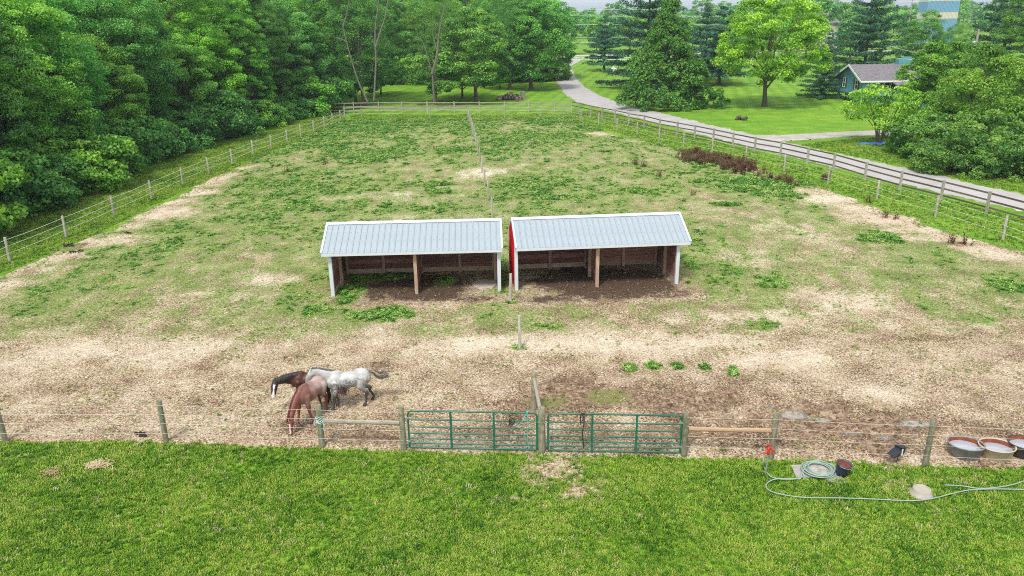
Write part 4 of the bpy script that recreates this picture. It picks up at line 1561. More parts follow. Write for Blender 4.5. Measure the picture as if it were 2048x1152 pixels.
def gate(label, a, b, dirn):
    """tube gate between two points: rounded frame, seven rails, two uprights"""
    d = b - a
    L = d.length
    ang = math.atan2(d.y, d.x)
    root = thing('metal_gate', label, 'gate', a, ang, 'green metal gates')
    z0, z1, rc, rt = .10, 1.26, .14, .028
    path = [(0, 0, z0), (0, 0, z1 - rc)]
    for i in range(1, 6):
        t = i / 6 * math.pi / 2
        path.append((rc - rc * math.cos(t), 0, z1 - rc + rc * math.sin(t)))
    path += [(rc, 0, z1), (L - rc, 0, z1)]
    for i in range(1, 6):
        t = i / 6 * math.pi / 2
        path.append((L - rc + rc * math.sin(t), 0, z1 - rc + rc * math.cos(t)))
    path += [(L, 0, z1 - rc), (L, 0, z0)]
    MB().tube(path, rt, 8).build('frame', M['gategreen'], root)
    for z in (.10, .235, .385, .56, .76, .99):
        MB().tube([(.0, 0, z), (L / 2, 0, z - .006), (L, 0, z)], .023, 8).build('rail', M['gategreen'], root)
    for t in (.333, .667):
        x = L * t
        MB().box((x, .024, (z0 + z1) / 2), (.055, .018, z1 - z0 + .03)).box((x, -.024, (z0 + z1) / 2), (.055, .018, z1 - z0 + .03)).build('upright', M['gategreen'], root)
    hx = -.0 if dirn < 0 else L
    for z in (.3, 1.05):
        MB().tube([(hx, 0, z), (hx + .10 * dirn, 0, z)], .014, 6).box((hx, 0, z), (.07, .07, .05)).build('hinge', M['pipe'], root)
    mb = MB()
    hx2 = L if dirn < 0 else 0
    for j in range(7):
        mb.lathe([(.012, -.005), (.022, 0), (.012, .005)], 8, (hx2 - dirn * (.02 + j * .02), -.03, .96 - abs(j - 3) * -.012), 1, 1.0)
    mb.build('latch_chain', M['pipe'], root)
    return root, ang


gl, ga = gate('green metal tube gate left of the centre post', at(820, 900), at(1074, 905), -1)
gr, gb = gate('green metal tube gate right of the centre post', at(1096, 906), at(1359, 911), 1)
a, b = at(820, 900), at(1074, 905)
p = a.lerp(b, .93)
mb = MB()
mb.tube([p + Vector((0, -.035, z)) + Vector((.012 * math.sin(z * 9), 0, 0)) for z in np.linspace(1.28, .12, 12)], .011, 5)
mb.tube([p + Vector((0, -.04, 1.29)), p + Vector((-.08, -.06, 1.2)), p + Vector((-.16, -.06, 1.0)), p + Vector((-.28, -.06, .86)), p + Vector((-.42, -.06, .9))], .010, 5)
mb.tube([p + Vector((.03 * math.cos(t), .03 * math.sin(t) , 1.27 + .004 * t)) for t in np.linspace(0, 12, 20)], .011, 5)
tag(mb.build('lead_rope', M['rope']), 'turquoise lead rope hanging down the left gate near the centre post', 'rope')
p = a.lerp(b, .80)
mb = MB()
mb.tube([p + Vector((.05 * math.sin(t * 2) , -.05, 1.26 - .04 * t)) for t in np.linspace(0, 9, 16)], .011, 5)
mb.tube([p + Vector((.02 + .07 * math.cos(t), -.06, 1.02 + .11 * math.sin(t))) for t in np.linspace(0, 6.3, 14)], .014, 5)
mb.tube([p + Vector((.0 + .045 * math.cos(t), -.07, .93 + .06 * math.sin(t))) for t in np.linspace(0, 6.3, 12)], .012, 5)
tag(mb.build('halter', M['blackrope']), 'dark tangled halter hung on the left gate', 'halter')
a, b = at(1096, 906), at(1359, 911)
p = a.lerp(b, .265)
mb = MB()
mb.tube([p + Vector((.02 * math.sin(z * 7), -.045, z)) for z in np.linspace(1.3, .2, 12)], .014, 5)
mb.tube([p + Vector((-.05 + .04 * math.cos(t), -.05, 1.16 + .10 * math.sin(t))) for t in np.linspace(0, 6.3, 12)], .015, 5)
mb.tube([p + Vector((.03, -.045, 1.3)), p + Vector((-.06, -.05, 1.31)), p + Vector((-.09, -.06, 1.08)), p + Vector((-.07, -.06, .95))], .013, 5)
tag(mb.build('lead_rope', M['blackrope']), 'black lead rope and halter hanging on the right gate', 'rope')

# ------------------------------------------------------------------ shelters
def shelter(label, p0, ang, W, D, ovl, ovr):
    root = thing('run_in_shelter', label, 'shelter', p0, ang, 'run-in shelters')
    hf, hr, hb, yr = 2.16, 2.86, 2.1, 1.62      # front eave, ridge, back eave, ridge distance
    fo = .32                           # roof overhangs at ends and front
    MBb = lambda *a_: MB().box(*a_)
    # corner posts (white clad)
    for x in (0, W):
        MBb((x, 0, hf / 2 - .02), (.15, .15, hf + .06)).build('corner_post', M['white_trim'], root)
    # inner frame posts
    pm = MBb((0, 0, 1.05), (.14, .12, 2.1)).mesh('post', M['shelterpost'])
    for x, y in ((W / 2, .02), (W / 2 - .06, D / 2), (.13, D * .5), (.2, D - .17), (W * .26, D - .15), (W / 2, D - .17), (W * .755, D - .15), (W - .2, D - .17), (W - .13, D * .5)):
        link('post', pm, root, (x, y, 0))
    # planks, back wall and end walls, each a board
    nP = 8
    for i in range(nP):
        z = .18 + i * .235
        mat = M['plankpale'] if i == 0 else M['plank']
        for s_ in range(2):
            x0, x1 = (.1, W / 2 - .004) if s_ == 0 else (W / 2 + .004, W - .1)
            jj = rnd.uniform(-.004, .004)
            MBb(((x0 + x1) / 2, D - .06 + jj, z), (x1 - x0, .04, .226)).build('plank', mat, root)
        for x in (.05, W - .05):
            MBb((x, D / 2 + .02, z), (.04, D - .25, .226)).build('plank', mat, root)
    # dividing half wall in the middle
    if True:
        for i in range(6):
            z = .45 + i * .235 - (.2 if i == 0 else .12)
            MBb((W / 2 + .02, D / 2 + .1, z), (.04, D - .5, .226)).build('plank', M['plank'], root)
    # metal cladding outside: two ends as ribbed sheets and the back
    for sgn, x in ((-1, -.045), (1, W + .045)):
        vs, fs = [], []
        k_ = 13
        mb = MB()
        for i in range(k_):
            y0, y1 = D * i / k_ + .08 * (i == 0), D * (i + 1) / k_
            def zt(y):
                return hf + (hr - hf) * y / yr if y < yr else hr - (hr - hb) * (y - yr) / (D - yr)
            mb.add([(x, y0, .02), (x, y1 - .03, .02), (x, y1 - .03, zt(y1 - .03) - .03), (x, y0, zt(y0) - .03)], [(0, 1, 2, 3)])
            xr = x + sgn * .02
            mb.add([(x, y1 - .03, .02), (xr, y1 - .02, .02), (xr, y1 - .01, .02), (x, y1, .02),
                    (x, y1 - .03, zt(y1) - .03), (xr, y1 - .02, zt(y1) - .03), (xr, y1 - .01, zt(y1) - .03), (x, y1, zt(y1) - .03)],
                   [(0, 1, 5, 4), (1, 2, 6, 5), (2, 3, 7, 6)])
        mb.build('end_cladding', M['redmetal'], root)
        MBb((x + sgn * .012, .05, hf / 2), (.03, .16, hf + .02)).build('corner_trim', M['white_trim'], root)
        MBb((x + sgn * .012, D - .0, hb / 2), (.03, .12, hb)).build('corner_trim', M['white_trim'], root)
    MBb((W / 2, D + .02, hb / 2), (W + .05, .03, hb - .02)).build('back_cladding', M['redmetal'], root)
    # header behind fascia
    MBb((W / 2, .02, hf - .05), (W - .16, .05, .16)).build('header', M['shelterpost'], root)
    # roof: ribbed strips
    x0, x1 = -ovl, W + ovr
    n = 30
    w = (x1 - x0) / n
    sl = (hr - hf) / (yr)
    yf, zf = -fo, hf - fo * sl + .07
    zr = hr + .07
    yb, zb = D + .2, zr - (hr - hb) / (D - yr) * (D + .2 - yr)

    def strip():
        mb = MB()
        t = .02
        prof = [(0, 0), (.010, .032), (.030, .032), (.046, 0), (w * .5, .004), (w - .001, 0)]
        A = [(x, yf, zf + z) for x, z in prof]
        B = [(x, yr, zr + z) for x, z in prof]
        Cc = [(x, yb, zb + z) for x, z in prof]
        A2 = [(x, yf, zf - t) for x, z in prof]
        vs = A + B + Cc + A2
        m_ = len(prof)
        fs = []
        for i in range(m_ - 1):
            fs += [(i, i + 1, m_ + i + 1, m_ + i), (m_ + i, m_ + i + 1, 2 * m_ + i + 1, 2 * m_ + i), (3 * m_ + i, 3 * m_ + i + 1, i + 1, i)]
        mb.add(vs, fs)
        mb.add([(0, yf, zf - t), (w - .001, yf, zf - t), (w - .001, yr, zr - t), (0, yr, zr - t), (w - .001, yb, zb - t), (0, yb, zb - t)], [(0, 1, 2, 3), (3, 2, 4, 5)])
        for q in (.06, .36, .66, .95):
            yy, zz = yf + (yr - yf) * q, zf + (zr - zf) * q
            mb.box((w * .5, yy, zz + .012), (.022, .022, .014), mi=1)
        return mb.mesh('roof_strip', [M['roofmetal'], M['pipe']])
    sm_ = strip()
    for i in range(n):
        link('roof_strip', sm_, root, (x0 + i * w, 0, 0))
    # ridge cap, rake trims, fascia
    mb = MB()
    mb.add([(x0 - .02, yr - .16, zr - .16 * sl + .045), (x1 + .02, yr - .16, zr - .16 * sl + .045), (x1 + .02, yr, zr + .05), (x0 - .02, yr, zr + .05), (x1 + .02, yr + .16, zr - .05), (x0 - .02, yr + .16, zr - .05)],
           [(0, 1, 2, 3), (3, 2, 4, 5)])
    mb.add([(x0 - .02, yr - .16, zr - .16 * sl + .03), (x1 + .02, yr - .16, zr - .16 * sl + .03), (x1 + .02, yr - .16, zr - .16 * sl + .045), (x0 - .02, yr - .16, zr - .16 * sl + .045)], [(0, 1, 2, 3)])
    mb.build('ridge_cap', M['white_trim'], root)
    for xx in (x0 - .012, x1 + .012):
        MB().beam((xx, yf, zf - .01), (xx, yr, zr - .01), .03, .13).beam((xx, yr + .002, zr - .012), (xx, yb, zb - .012), .03, .13).build('rake_trim', M['white_trim'], root)
        xi = xx + (.045 if xx < 0 else -.045)
        MB().beam((xi, yf + .01, zf + .037), (xi, yr, zr + .037), .05, .006).build('rake_cap', M['white_trim'], root)
    MBb(((x0 + x1) / 2, yf + .012, zf - .07), (x1 - x0 - .03, .03, .12)).build('fascia', M['white_trim'], root)
    MBb(((x0 + x1) / 2, yf + .19, zf - .12), (x1 - x0 - .06, .32, .012)).build('soffit', M['white_trim'], root)
    MBb(((x0 + x1) / 2, yb - .012, zb - .085), (x1 - x0 - .03, .03, .15)).build('fascia', M['white_trim'], root)
    return root


pa, pb = at(667, 594), at(999, 585)
shelter('open shelter on the left with pale metal roof and grass growing inside', pa, math.atan2(pb.y - pa.y, pb.x - pa.x), (pb - pa).length, 3.05, .30, .16)
pc, pd = at(1033, 583), at(1354, 572)
shelter('open shelter on the right with a red metal end wall and dark muddy floor', pc, math.atan2(pd.y - pc.y, pd.x - pc.x) + math.radians(1.3), (pd - pc).length, 3.05, .04, .46)
# stall mat lying in the left shelter
mb = MB()
pts = [at(x, y) for x, y in [(944, 568), (962, 562), (990, 562), (994, 570), (984, 580), (962, 582), (948, 576)]]
n_ = len(pts)
mb.add([(p.x, p.y, .075) for p in pts] + [(p.x, p.y, .055) for p in pts], [tuple(range(n_))[::-1]] + [(i, (i + 1) % n_, n_ + (i + 1) % n_, n_ + i) for i in range(n_)])
tag(mb.build('rubber_mat', M['mat']), 'torn grey brown mat lying on the floor of the left shelter', 'mat')

# ------------------------------------------------------------------ things at the near fence
def tub(label, c, rx, ry, h, mat, rust=True, rz=0, tilt=0):
    root = thing('water_tub', label, 'tub', c, rz, 'oval water tubs outside the fence')
    root.rotation_euler.x = tilt
    mb = MB()
    prof = [(.0, .0), (.80, .0), (.84, .02), (.97, h - .03), (1.03, h - .02), (1.04, h), (1.0, h + .012), (.96, h), (.95, h - .02)]
    mb.lathe([(r * rx, z) for r, z in prof], 36, sy=ry / rx)
    mb.build('shell', M[mat], root)
    mb = MB()
    mb.lathe([(.948 * rx, h - .015), (.90 * rx, h - .20)], 36, sy=ry / rx)
    mb.build('inner_wall', M['rust'], root)
    mb = MB()
    k_ = 36
    mb.add([(math.cos(t) * .912 * rx, math.sin(t) * .912 * ry, h - .13) for t in np.linspace(0, 2 * math.pi, k_, endpoint=False)], [tuple(range(k_))])
    mb.build('water', M['water'], root)
    for sx_ in (-1, 1):
        pass
    return root


tub('grey oval water tub standing nearest the fence post', at(1927, 911), .46, .40, .40, 'tub_grey', rz=-.25)
tub('beige oval water tub between the grey and the black tubs', at(1989, 914), .46, .38, .38, 'tub_beige', rz=-.15)
tub('black oval water tub at the right edge of the photo', at(2047, 910), .46, .40, .40, 'tub_black', rz=-.2)

# slab, coiled hose, bucket
slab_px = [(1582, 933), (1664, 929), (1692, 969), (1655, 966), (1648, 956), (1592, 957)]
mb = MB()
pts = [at(*q) for q in slab_px]
n_ = len(pts)
mb.add([(p.x, p.y, .05) for p in pts] + [(p.x, p.y, -.02) for p in pts], [tuple(range(n_))[::-1]] + [(i, (i + 1) % n_, n_ + (i + 1) % n_, n_ + i) for i in range(n_)])
tag(mb.build('concrete_slab', M['concrete']), 'small broken concrete slab lying in the grass under the coiled hose', 'slab')


cc = at(1636, 945)
hyd = at(1531, 951)
hp = [hyd + Vector((-.10, -.02, .62)), hyd + Vector((-.13, -.06, .40)), at(1528, 935, .085), at(1540, 952, .085), at(1560, 958, .085), at(1590, 958, .085), at(1606, 953, .08)]
coil = []
rr = random.Random(3)
for i in range(150):
    t = i * .42
    k_ = i / 150
    R_ = .37 + .05 * math.sin(t * .31) + .03 * math.sin(t * .77)
    coil.append(Vector((cc.x + math.cos(t + 3.1) * R_ + .05 * math.sin(t * .13), cc.y + math.sin(t + 3.1) * R_ * .95 + .03 * math.cos(t * .21), .075 + .022 * int(t / 6.283 * .5) * .6)))
rest = [at(1600, 958, .07), at(1575, 957, .085), at(1548, 959, .085), at(1533, 968, .085), at(1536, 979, .085), at(1560, 988, .085), at(1610, 995, .085), at(1680, 996, .085), at(1745, 998, .085), at(1800, 1001, .085), at(1835, 1001, .085), at(1870, 996, .085),
        at(1905, 987, .085), at(1940, 980, .085), at(1990, 978, .085), at(2048, 979, .085), at(2120, 980, .085)]
mb = MB()
mb.tube(smooth_path(hp) + coil + smooth_path(rest), .0165, 6)
tag(mb.build('garden_hose', M['hose']), 'pale green garden hose coiled on the slab and trailing across the lawn', 'hose')
mb = MB()
mb.tube(smooth_path([at(1889, 970, .085), at(1925, 972, .085), at(1960, 977, .10), at(2000, 974, .085), at(2030, 968, .085), at(2060, 958, .085), at(2110, 945, .085)]), .0165, 6)
tag(mb.build('garden_hose', M['hose']), 'shorter pale green hose end crossing the long hose at the right', 'hose')

bk = thing('bucket', 'dark blue bucket with a rusty inside leaning beside the coiled hose', 'bucket', at(1681, 951), .3)
bk.rotation_euler = (.10, .12, .3)
mb = MB()
mb.lathe([(0.0, 0), (.145, 0), (.19, .36), (.205, .37), (.205, .385), (.185, .385), (.175, .34)], 28)
mb.build('shell', M['navy'], bk)
MB().lathe([(.18, .37), (.145, .10), (.0, .10)], 28).build('inner_wall', M['rust'], bk)
MB().tube([(math.cos(t) * .2, math.sin(t) * .2 - .02, .36 + .0 * t) for t in np.linspace(3.3, 6.1, 14)], .006, 5).build('handle', M['pipe'], bk)

# upturned round tub
ut = MB()
ut.lathe([(.25, .03), (.285, .0), (.29, .02), (.26, .035), (.215, .17)], 30)
ut.lathe([(.215, .17), (.205, .19), (.18, .19)], 30, smooth=False)
ut.lathe([(.18, .19), (.175, .175), (.0, .175)], 30, smooth=False)
o = tag(ut.build('feed_pan', M['tanstone'], None, at(1842, 990)), 'tan round feed pan turned upside down against the hose', 'pan')

# hydrant
hy = thing('yard_hydrant', 'red headed yard hydrant on a grey pipe beside the fence post', 'hydrant', hyd)
MB().tube([(0, 0, -.05), (0, 0, .7)], .022, 8).build('pipe', M['pipe'], hy)
MB().lathe([(0, .66), (.035, .66), (.04, .70), (.04, .80), (.03, .86), (.0, .87)], 12).tube([(0, 0, .76), (-.08, -.02, .74), (-.11, -.03, .66)], [.028, .025, .024], 8).build('head', M['red'], hy)
MB().beam((-.02, 0, .86), (.14, .02, .74), .03, .05).beam((.13, .02, .76), (.13, .02, .62), .03, .04).beam((-.04, 0, .84), (-.04, 0, .92), .03, .03).beam((-.05, 0, .915), (.07, 0, .93), .03, .03).build('handle', M['red'], hy)

# black reflector box on a rod
bx = thing('signal_box', 'small black box with a white stripe on a thin rod by the fence', 'box', at(1793, 926), .5)
MB().tube([(0, 0, -.05), (0, 0, .42)], .012, 6).build('rod', M['black'], bx)
mb = MB()
mb.add([(-.02, -.12, .30), (-.02, .12, .30), (-.02, -.12, .52), (-.02, .12, .52), (.10, -.12, .36), (.10, .12, .36), (.10, -.12, .54), (.10, .12, .54)], [(0, 2, 3, 1), (4, 5, 7, 6), (0, 4, 6, 2), (1, 3, 7, 5), (2, 6, 7, 3), (0, 1, 5, 4)])
mb.add([(-.34, -.12, .34), (-.34, .10, .36), (-.02, .12, .47), (-.02, -.12, .45), (-.34, -.12, .33), (-.34, .10, .35), (-.02, .12, .31), (-.02, -.12, .30)], [(0, 1, 2, 3)[::-1], (4, 5, 6, 7), (0, 4, 7, 3), (1, 2, 6, 5), (0, 1, 5, 4)])
mb.build('case', M['black'], bx)
MB().box((-.035, -.128, .405), (.04, .012, .2)).build('stripe', M['white'], bx)

# hay on the lawn
for (px, py, n_, lab, sp_) in ((196, 935, 150, 'small loose heap of pale hay on the front lawn', .16), (105, 950, 60, 'thin wisp of hay near the left edge of the front lawn', .13)):
    p = at(px, py)
    mb = MB()
    r = random.Random(px)
    for i in range(n_):
        a = r.random() * 6.28
        c = Vector((p.x + r.gauss(0, sp_), p.y + r.gauss(0, sp_ * .5), .07 + r.random() * .06))
        d_ = Vector((math.cos(a), math.sin(a), r.uniform(-.15, .2))) * r.uniform(.05, .15)
        s_ = Vector((-math.sin(a), math.cos(a), 0)) * .006
        mb.add([c - s_ - d_, c + s_ - d_, c + s_ + d_, c - s_ + d_], [(0, 1, 2, 3)])
    tag(mb.build('hay', M['g_straw']), lab, 'hay')

# dung piles
for i, (px, py, sc, lab) in enumerate([(137, 493, .3, 'dark manure pile by the left fence, upper of two'), (150, 506, .42, 'larger dark manure pile by the left fence, lower of two'), (258, 468, .22, 'small round manure pile in the left of the paddock'),
                                   (885, 372, .16, 'tiny dark manure pile behind the left shelter'), (282, 873, .16, 'scattered dark manure beside the near left fence post')]):
    p = at(px, py)
    mb = MB()
    r = random.Random(i)
    for j in range(22):
        c = Vector((r.gauss(0, sc * .55), r.gauss(0, sc * .4), r.uniform(.03, .09)))
        q = r.uniform(.035, .07)
        mb.lathe([(0, -q * .7), (q * .8, -q * .3), (q, 0), (q * .6, q * .6), (0, q * .75)], 7, c)
    tag(mb.build('manure_pile', M['dung'], None, p), lab, 'manure')
print('part2 done', len(bpy.data.objects))
# ------------------------------------------------------------------ horses
def ico(c, r, sub=2):
    key = sub
    if key not in ico.cache:
        import bmesh
        bm = bmesh.new()
        bmesh.ops.create_icosphere(bm, subdivisions=sub, radius=1)
        bm.verts.ensure_lookup_table()
        ico.cache[key] = (np.array([v.co[:] for v in bm.verts]), [tuple(v.index for v in f.verts) for f in bm.faces])
        bm.free()
    V, F = ico.cache[key]
    r = np.array(r if hasattr(r, '__len__') else (r, r, r))
    return [tuple(q) for q in (V * r + np.array(c))], F


ico.cache = {}


def chain(mb, pts, step=.45, yf=1.0):
    """tapered run of overlapping balls; pts: (x, y, z, radius)"""
    for i in range(len(pts) - 1):
        a, b = np.array(pts[i]), np.array(pts[i + 1])
        L = np.linalg.norm(a[:3] - b[:3])
        n = max(2, int(L / (min(a[3], b[3]) * step)) + 1)
        for j in range(n):
            q = a + (b - a) * j / n
            mb.add(*ico(q[:3], (q[3], q[3] * yf, q[3])))
    q = np.array(pts[-1])
    mb.add(*ico(q[:3], (q[3], q[3] * yf, q[3])))


def horse(label, loc, ang, sc, neck, head, facen, feet, colour, coatname, mane_side, mane_mat, tail, tail_mats, earlat=(0, 1, 0), lift=0):
    root = thing('horse', label, 'horse', loc, ang)
    root.scale = (sc, sc, sc)
    mb = MB()
    for c, r in (((-.50, 0, .985), (.27, .235, .27)), ((-.64, 0, .94), (.15, .19, .23)), ((-.25, 0, .93), (.33, .255, .265)), ((.05, 0, .90), (.35, .265, .285)),
                 ((.30, 0, .95), (.28, .215, .305)), ((.30, 0, 1.17), (.25, .09, .13)), ((.47, 0, .93), (.15, .17, .22)), ((-.44, 0, 1.12), (.24, .15, .135)), ((0, 0, 1.08), (.5, .14, .12))):
        mb.add(*ico(c, r, 3))
    chain(mb, neck, .25, .55)
    chain(mb, head, .3, .68)
    # legs: fore L/R, hind L/R
    for k, (fx, fy, bend) in enumerate(feet):
        s_ = 1 if k % 2 == 0 else -1
        if k < 2:
            chain(mb, [(.36, s_ * .13, .92, .14), (.36, s_ * .15, .74, .095), ((.36 + fx) / 2 + bend, (s_ * .15 + fy) / 2, .42, .056), ((.36 + fx) / 2 + bend * .8, (s_ * .15 + fy) / 2, .37, .046),
                       (fx - .01, fy, .14, .036), (fx, fy, .11, .043), (fx + .03, fy, .055, .046)])
        else:
            chain(mb, [(-.5, s_ * .13, .95, .18), (-.42, s_ * .16, .72, .13), (-.50, s_ * .16, .60, .085), ((-.60 + fx) / 2 - .04 + bend, (s_ * .16 + fy) / 2, .47, .058), ((-.56 + fx) / 2 - .03 + bend, (s_ * .16 + fy) / 2, .38, .046),
                       (fx - .02, fy, .14, .037), (fx, fy, .11, .044), (fx + .03, fy, .055, .047)])
    # ears
    hp, hd = np.array(head[0][:3]), np.array(head[-1][:3]) - np.array(head[0][:3])
    hd /= np.linalg.norm(hd)
    fn = np.array(facen, float)
    fn -= hd * fn.dot(hd)
    fn /= np.linalg.norm(fn)
    lat = np.cross(hd, fn)
    for s_ in (-1, 1):
        b = hp - hd * .07 + lat * s_ * .05 + fn * .03
        for j in range(5):
            q = b - hd * .022 * j * 1.1 + lat * s_ * .004 * j
            mb.add(*ico(q, .028 * (1 - j * .15), 1))
    raw = mb.mesh('horse_raw', M['hoof'])
    tmp = bpy.data.objects.new('tmp', raw)
    C.objects.link(tmp)
    rm = tmp.modifiers.new('r', 'REMESH')
    rm.mode = 'VOXEL'
    rm.voxel_size = .017
    sm = tmp.modifiers.new('s', 'SMOOTH')
    sm.iterations = 7
    sm.factor = .5
    dg = bpy.context.evaluated_depsgraph_get()
    dg.update()
    me = bpy.data.meshes.new_from_object(tmp.evaluated_get(dg))
    bpy.data.objects.remove(tmp)
    me.name = 'body'
    n = len(me.vertices)
    co = np.zeros(n * 3, np.float32)
    me.vertices.foreach_get('co', co)
    co = co.reshape(-1, 3)
    # part of body: headness
    d = co - hp
    t = d @ hd
    L = np.linalg.norm(np.array(head[-1][:3]) - hp)
    perp = d - t[:, None] * hd
    isface = (t > -.05) & (np.linalg.norm(perp, axis=1) < .17) & (t < L + .12)
    colarr = colour(co, t / L, (perp @ fn), (perp @ lat), isface)
    a = me.attributes.new('coat', 'FLOAT_COLOR', 'POINT')
    arr = np.ones((n, 4), np.float32)
    arr[:, :3] = colarr
    a.data.foreach_set('color', arr.ravel())
    me.polygons.foreach_set('use_smooth', [True] * len(me.polygons))
    m, nt, bs = newmat(coatname)
    A = N(nt, 'ShaderNodeAttribute', attribute_name='coat')
    nn = noise(nt, obj_pos(nt), 60, 3, .6)
    c = mixc(nt, 1.0, A.outputs['Color'], mth(nt, 'ADD', .75, mth(nt, 'MULTIPLY', nn, .5)), 'MULTIPLY')
    nt.links.new(c, bs.inputs['Base Color'])
    bs.inputs['Roughness'].default_value = .5
    bs.inputs['Specular IOR Level'].default_value = .35
    me.materials.clear()
    me.materials.append(m)
    body = link('body', me, root)
    # hooves, eyes
    for k, (fx, fy, bend) in enumerate(feet):
        MB().lathe([(0, 0), (.066, 0), (.05, .07), (.0, .08)], 12, (fx + .035, fy, -.004)).build('hoof', M['hoof'], root)
    for s_ in (-1, 1):
        e = hp + hd * .15 + lat * s_ * .062 + fn * .045
        v, f = ico(e, .018, 2)
        MB().add(v, f, True).build('eye', M['black'], root)
    # mane along the crest
    mb = MB()
    r = random.Random(len(label))
    npts = [Vector(q[:3]) for q in neck] + [Vector(head[0][:3])]
    rads = [q[3] for q in neck] + [head[0][3]]
    for j in range(130):
        u = j / 129 * (len(npts) - 1) * .999
        i = int(u)
        c = npts[i].lerp(npts[i + 1], u - i)
        rr_ = rads[i] + (rads[i + 1] - rads[i]) * (u - i)
        tdir = (npts[i + 1] - npts[i]).normalized()
        up = Vector((0, 1, 0)).cross(tdir)
        if up.z < 0 and abs(up.z) > .2:
            up = -up
        up.normalize()
        if i == 0:
            up = (up + Vector((0, 0, 1))).normalized()
        top = c + up * rr_ * 1.0
        L_ = r.uniform(.12, .22)
        side = Vector((0, mane_side, 0))
        p1 = top + up * .025 + side * .05
        p2 = top + side * (.09 + r.random() * .03) - Vector((0, 0, L_ * .6)) - up * .02
        p3 = top + side * (.11 + r.random() * .03) - Vector((0, 0, L_)) + tdir * r.uniform(-.03, .03)
        mb.tube([top - up * .02, p1, p2, p3], [.012, .013, .010, .003], 4, False)
    # forelock
    for j in range(10):
        b = Vector(hp) - Vector(hd) * .05 + Vector(fn) * .07
        mb.tube([b, b + Vector(hd) * .08 + Vector(fn) * .03 + Vector(lat) * r.uniform(-.03, .03), b + Vector(hd) * r.uniform(.14, .2) + Vector(fn) * .01 + Vector(lat) * r.uniform(-.04, .04)], [.012, .01, .003], 4, False)
    mb.build('mane', mane_mat, root)
    mb = MB()
    for j in range(110):
        o_ = Vector((r.gauss(0, .012), r.gauss(0, .018), r.gauss(0, .012)))
        sp_ = Vector((r.gauss(0, 1), r.gauss(0, 1), r.gauss(0, 1)))
        pts = []
        for i, q in enumerate(tail):
            pts.append(Vector(q) + o_ + sp_ * .020 * i)
        cut = r.uniform(.75, 1)
        pts[-1] = pts[-2].lerp(pts[-1], cut)
        pts = smooth_path(pts, 4)
        mb.tube(pts, [.019 - .014 * (i / (len(pts) - 1)) for i in range(len(pts))], 4, False, mi=0 if r.random() < .6 else len(tail_mats) - 1)
    mb.build('tail', tail_mats, root)
    return root


def lerp3(a, b, t):
    return np.array(a)[None] * (1 - t[:, None]) + np.array(b)[None] * t[:, None]


def nz(co, s, seed=0):
    return fbm(co[:, 0] * s + co[:, 1] * s * .7 + 50, co[:, 2] * s - co[:, 1] * s * .6 + 50, 3, seed)


def cell(co, s, seed=0):
    return vnoise(co[:, 0] * s + 31 + co[:, 1] * s * .3, co[:, 2] * s + 57, seed)


def col_grey(co, t, fnn, latn, face):
    n = nz(co, 4)
    c = lerp3((.50, .49, .47), (.34, .33, .32), sstep(.4, .7, n))
    low = sstep(1.14, .92, co[:, 2]) * sstep(-.8, -.4, -abs(co[:, 0] + .1))
    dap = sstep(.46, .60, cell(co, 30, 3)) * low * sstep(.35, .55, nz(co, 3, 8))
    c = c * (1 - dap[:, None] * .7)
    leg = sstep(.72, .42, co[:, 2]) * (co[:, 0] < .75)
    c = c * (1 - leg[:, None]) + np.array((.055, .047, .045)) * leg[:, None]
    f = (face & (t > .12)).astype(float) * .55
    c = c * (1 - f[:, None]) + np.array((.16, .15, .15)) * f[:, None]
    return c * (.9 + .2 * nz(co, 30, 4))[:, None]


def col_bay(co, t, fnn, latn, face):
    n = nz(co, 4)
    c = lerp3((.085, .028, .017), (.05, .017, .012), sstep(.4, .65, n))
    dark = np.maximum(sstep(.85, .55, co[:, 2]), sstep(.55, .8, co[:, 0]) * .75)
    c = c * (1 - dark[:, None]) + np.array((.02, .012, .011)) * dark[:, None]
    bl = face & (fnn > .035) & (abs(latn) < .028 + .01 * np.sin(t * 9)) & (t > .18)
    c[bl] = (.72, .66, .62)
    mz = face & (t > .82) & (fnn > -.02)
    c[mz] = (.62, .50, .47)
    return c


def col_roan(co, t, fnn, latn, face):
    n = nz(co, 5)
    pale = sstep(.45, -.5, co[:, 0]) * sstep(.7, 1.0, co[:, 2])
    c = lerp3((.22, .095, .07), (.50, .38, .35), np.clip(pale * .85 + (n - .5) * 1.1, 0, 1))
    nk = sstep(.5, .85, co[:, 0])
    c = c * (1 - nk[:, None]) + np.array((.23, .075, .05)) * nk[:, None]
    leg = sstep(.72, .5, co[:, 2]) * (co[:, 0] < .7)
    c = c * (1 - leg[:, None]) + np.array((.19, .05, .03)) * leg[:, None]
    bl = face & (fnn > .03) & (abs(latn) < .025) & (t > .35)
    c[bl] = (.68, .58, .54)
    return c * (.85 + .3 * nz(co, 35, 4))[:, None]


M['hair_dark'] = simple('dark_hair', (.035, .028, .026), .5, var=.4)
M['hair_grey'] = simple('grey_hair', (.12, .11, .11), .5, var=.5)
M['hair_blond'] = simple('blond_hair', (.42, .31, .18), .5, var=.3)
M['hair_red'] = simple('chestnut_hair', (.11, .03, .018), .5, var=.4)

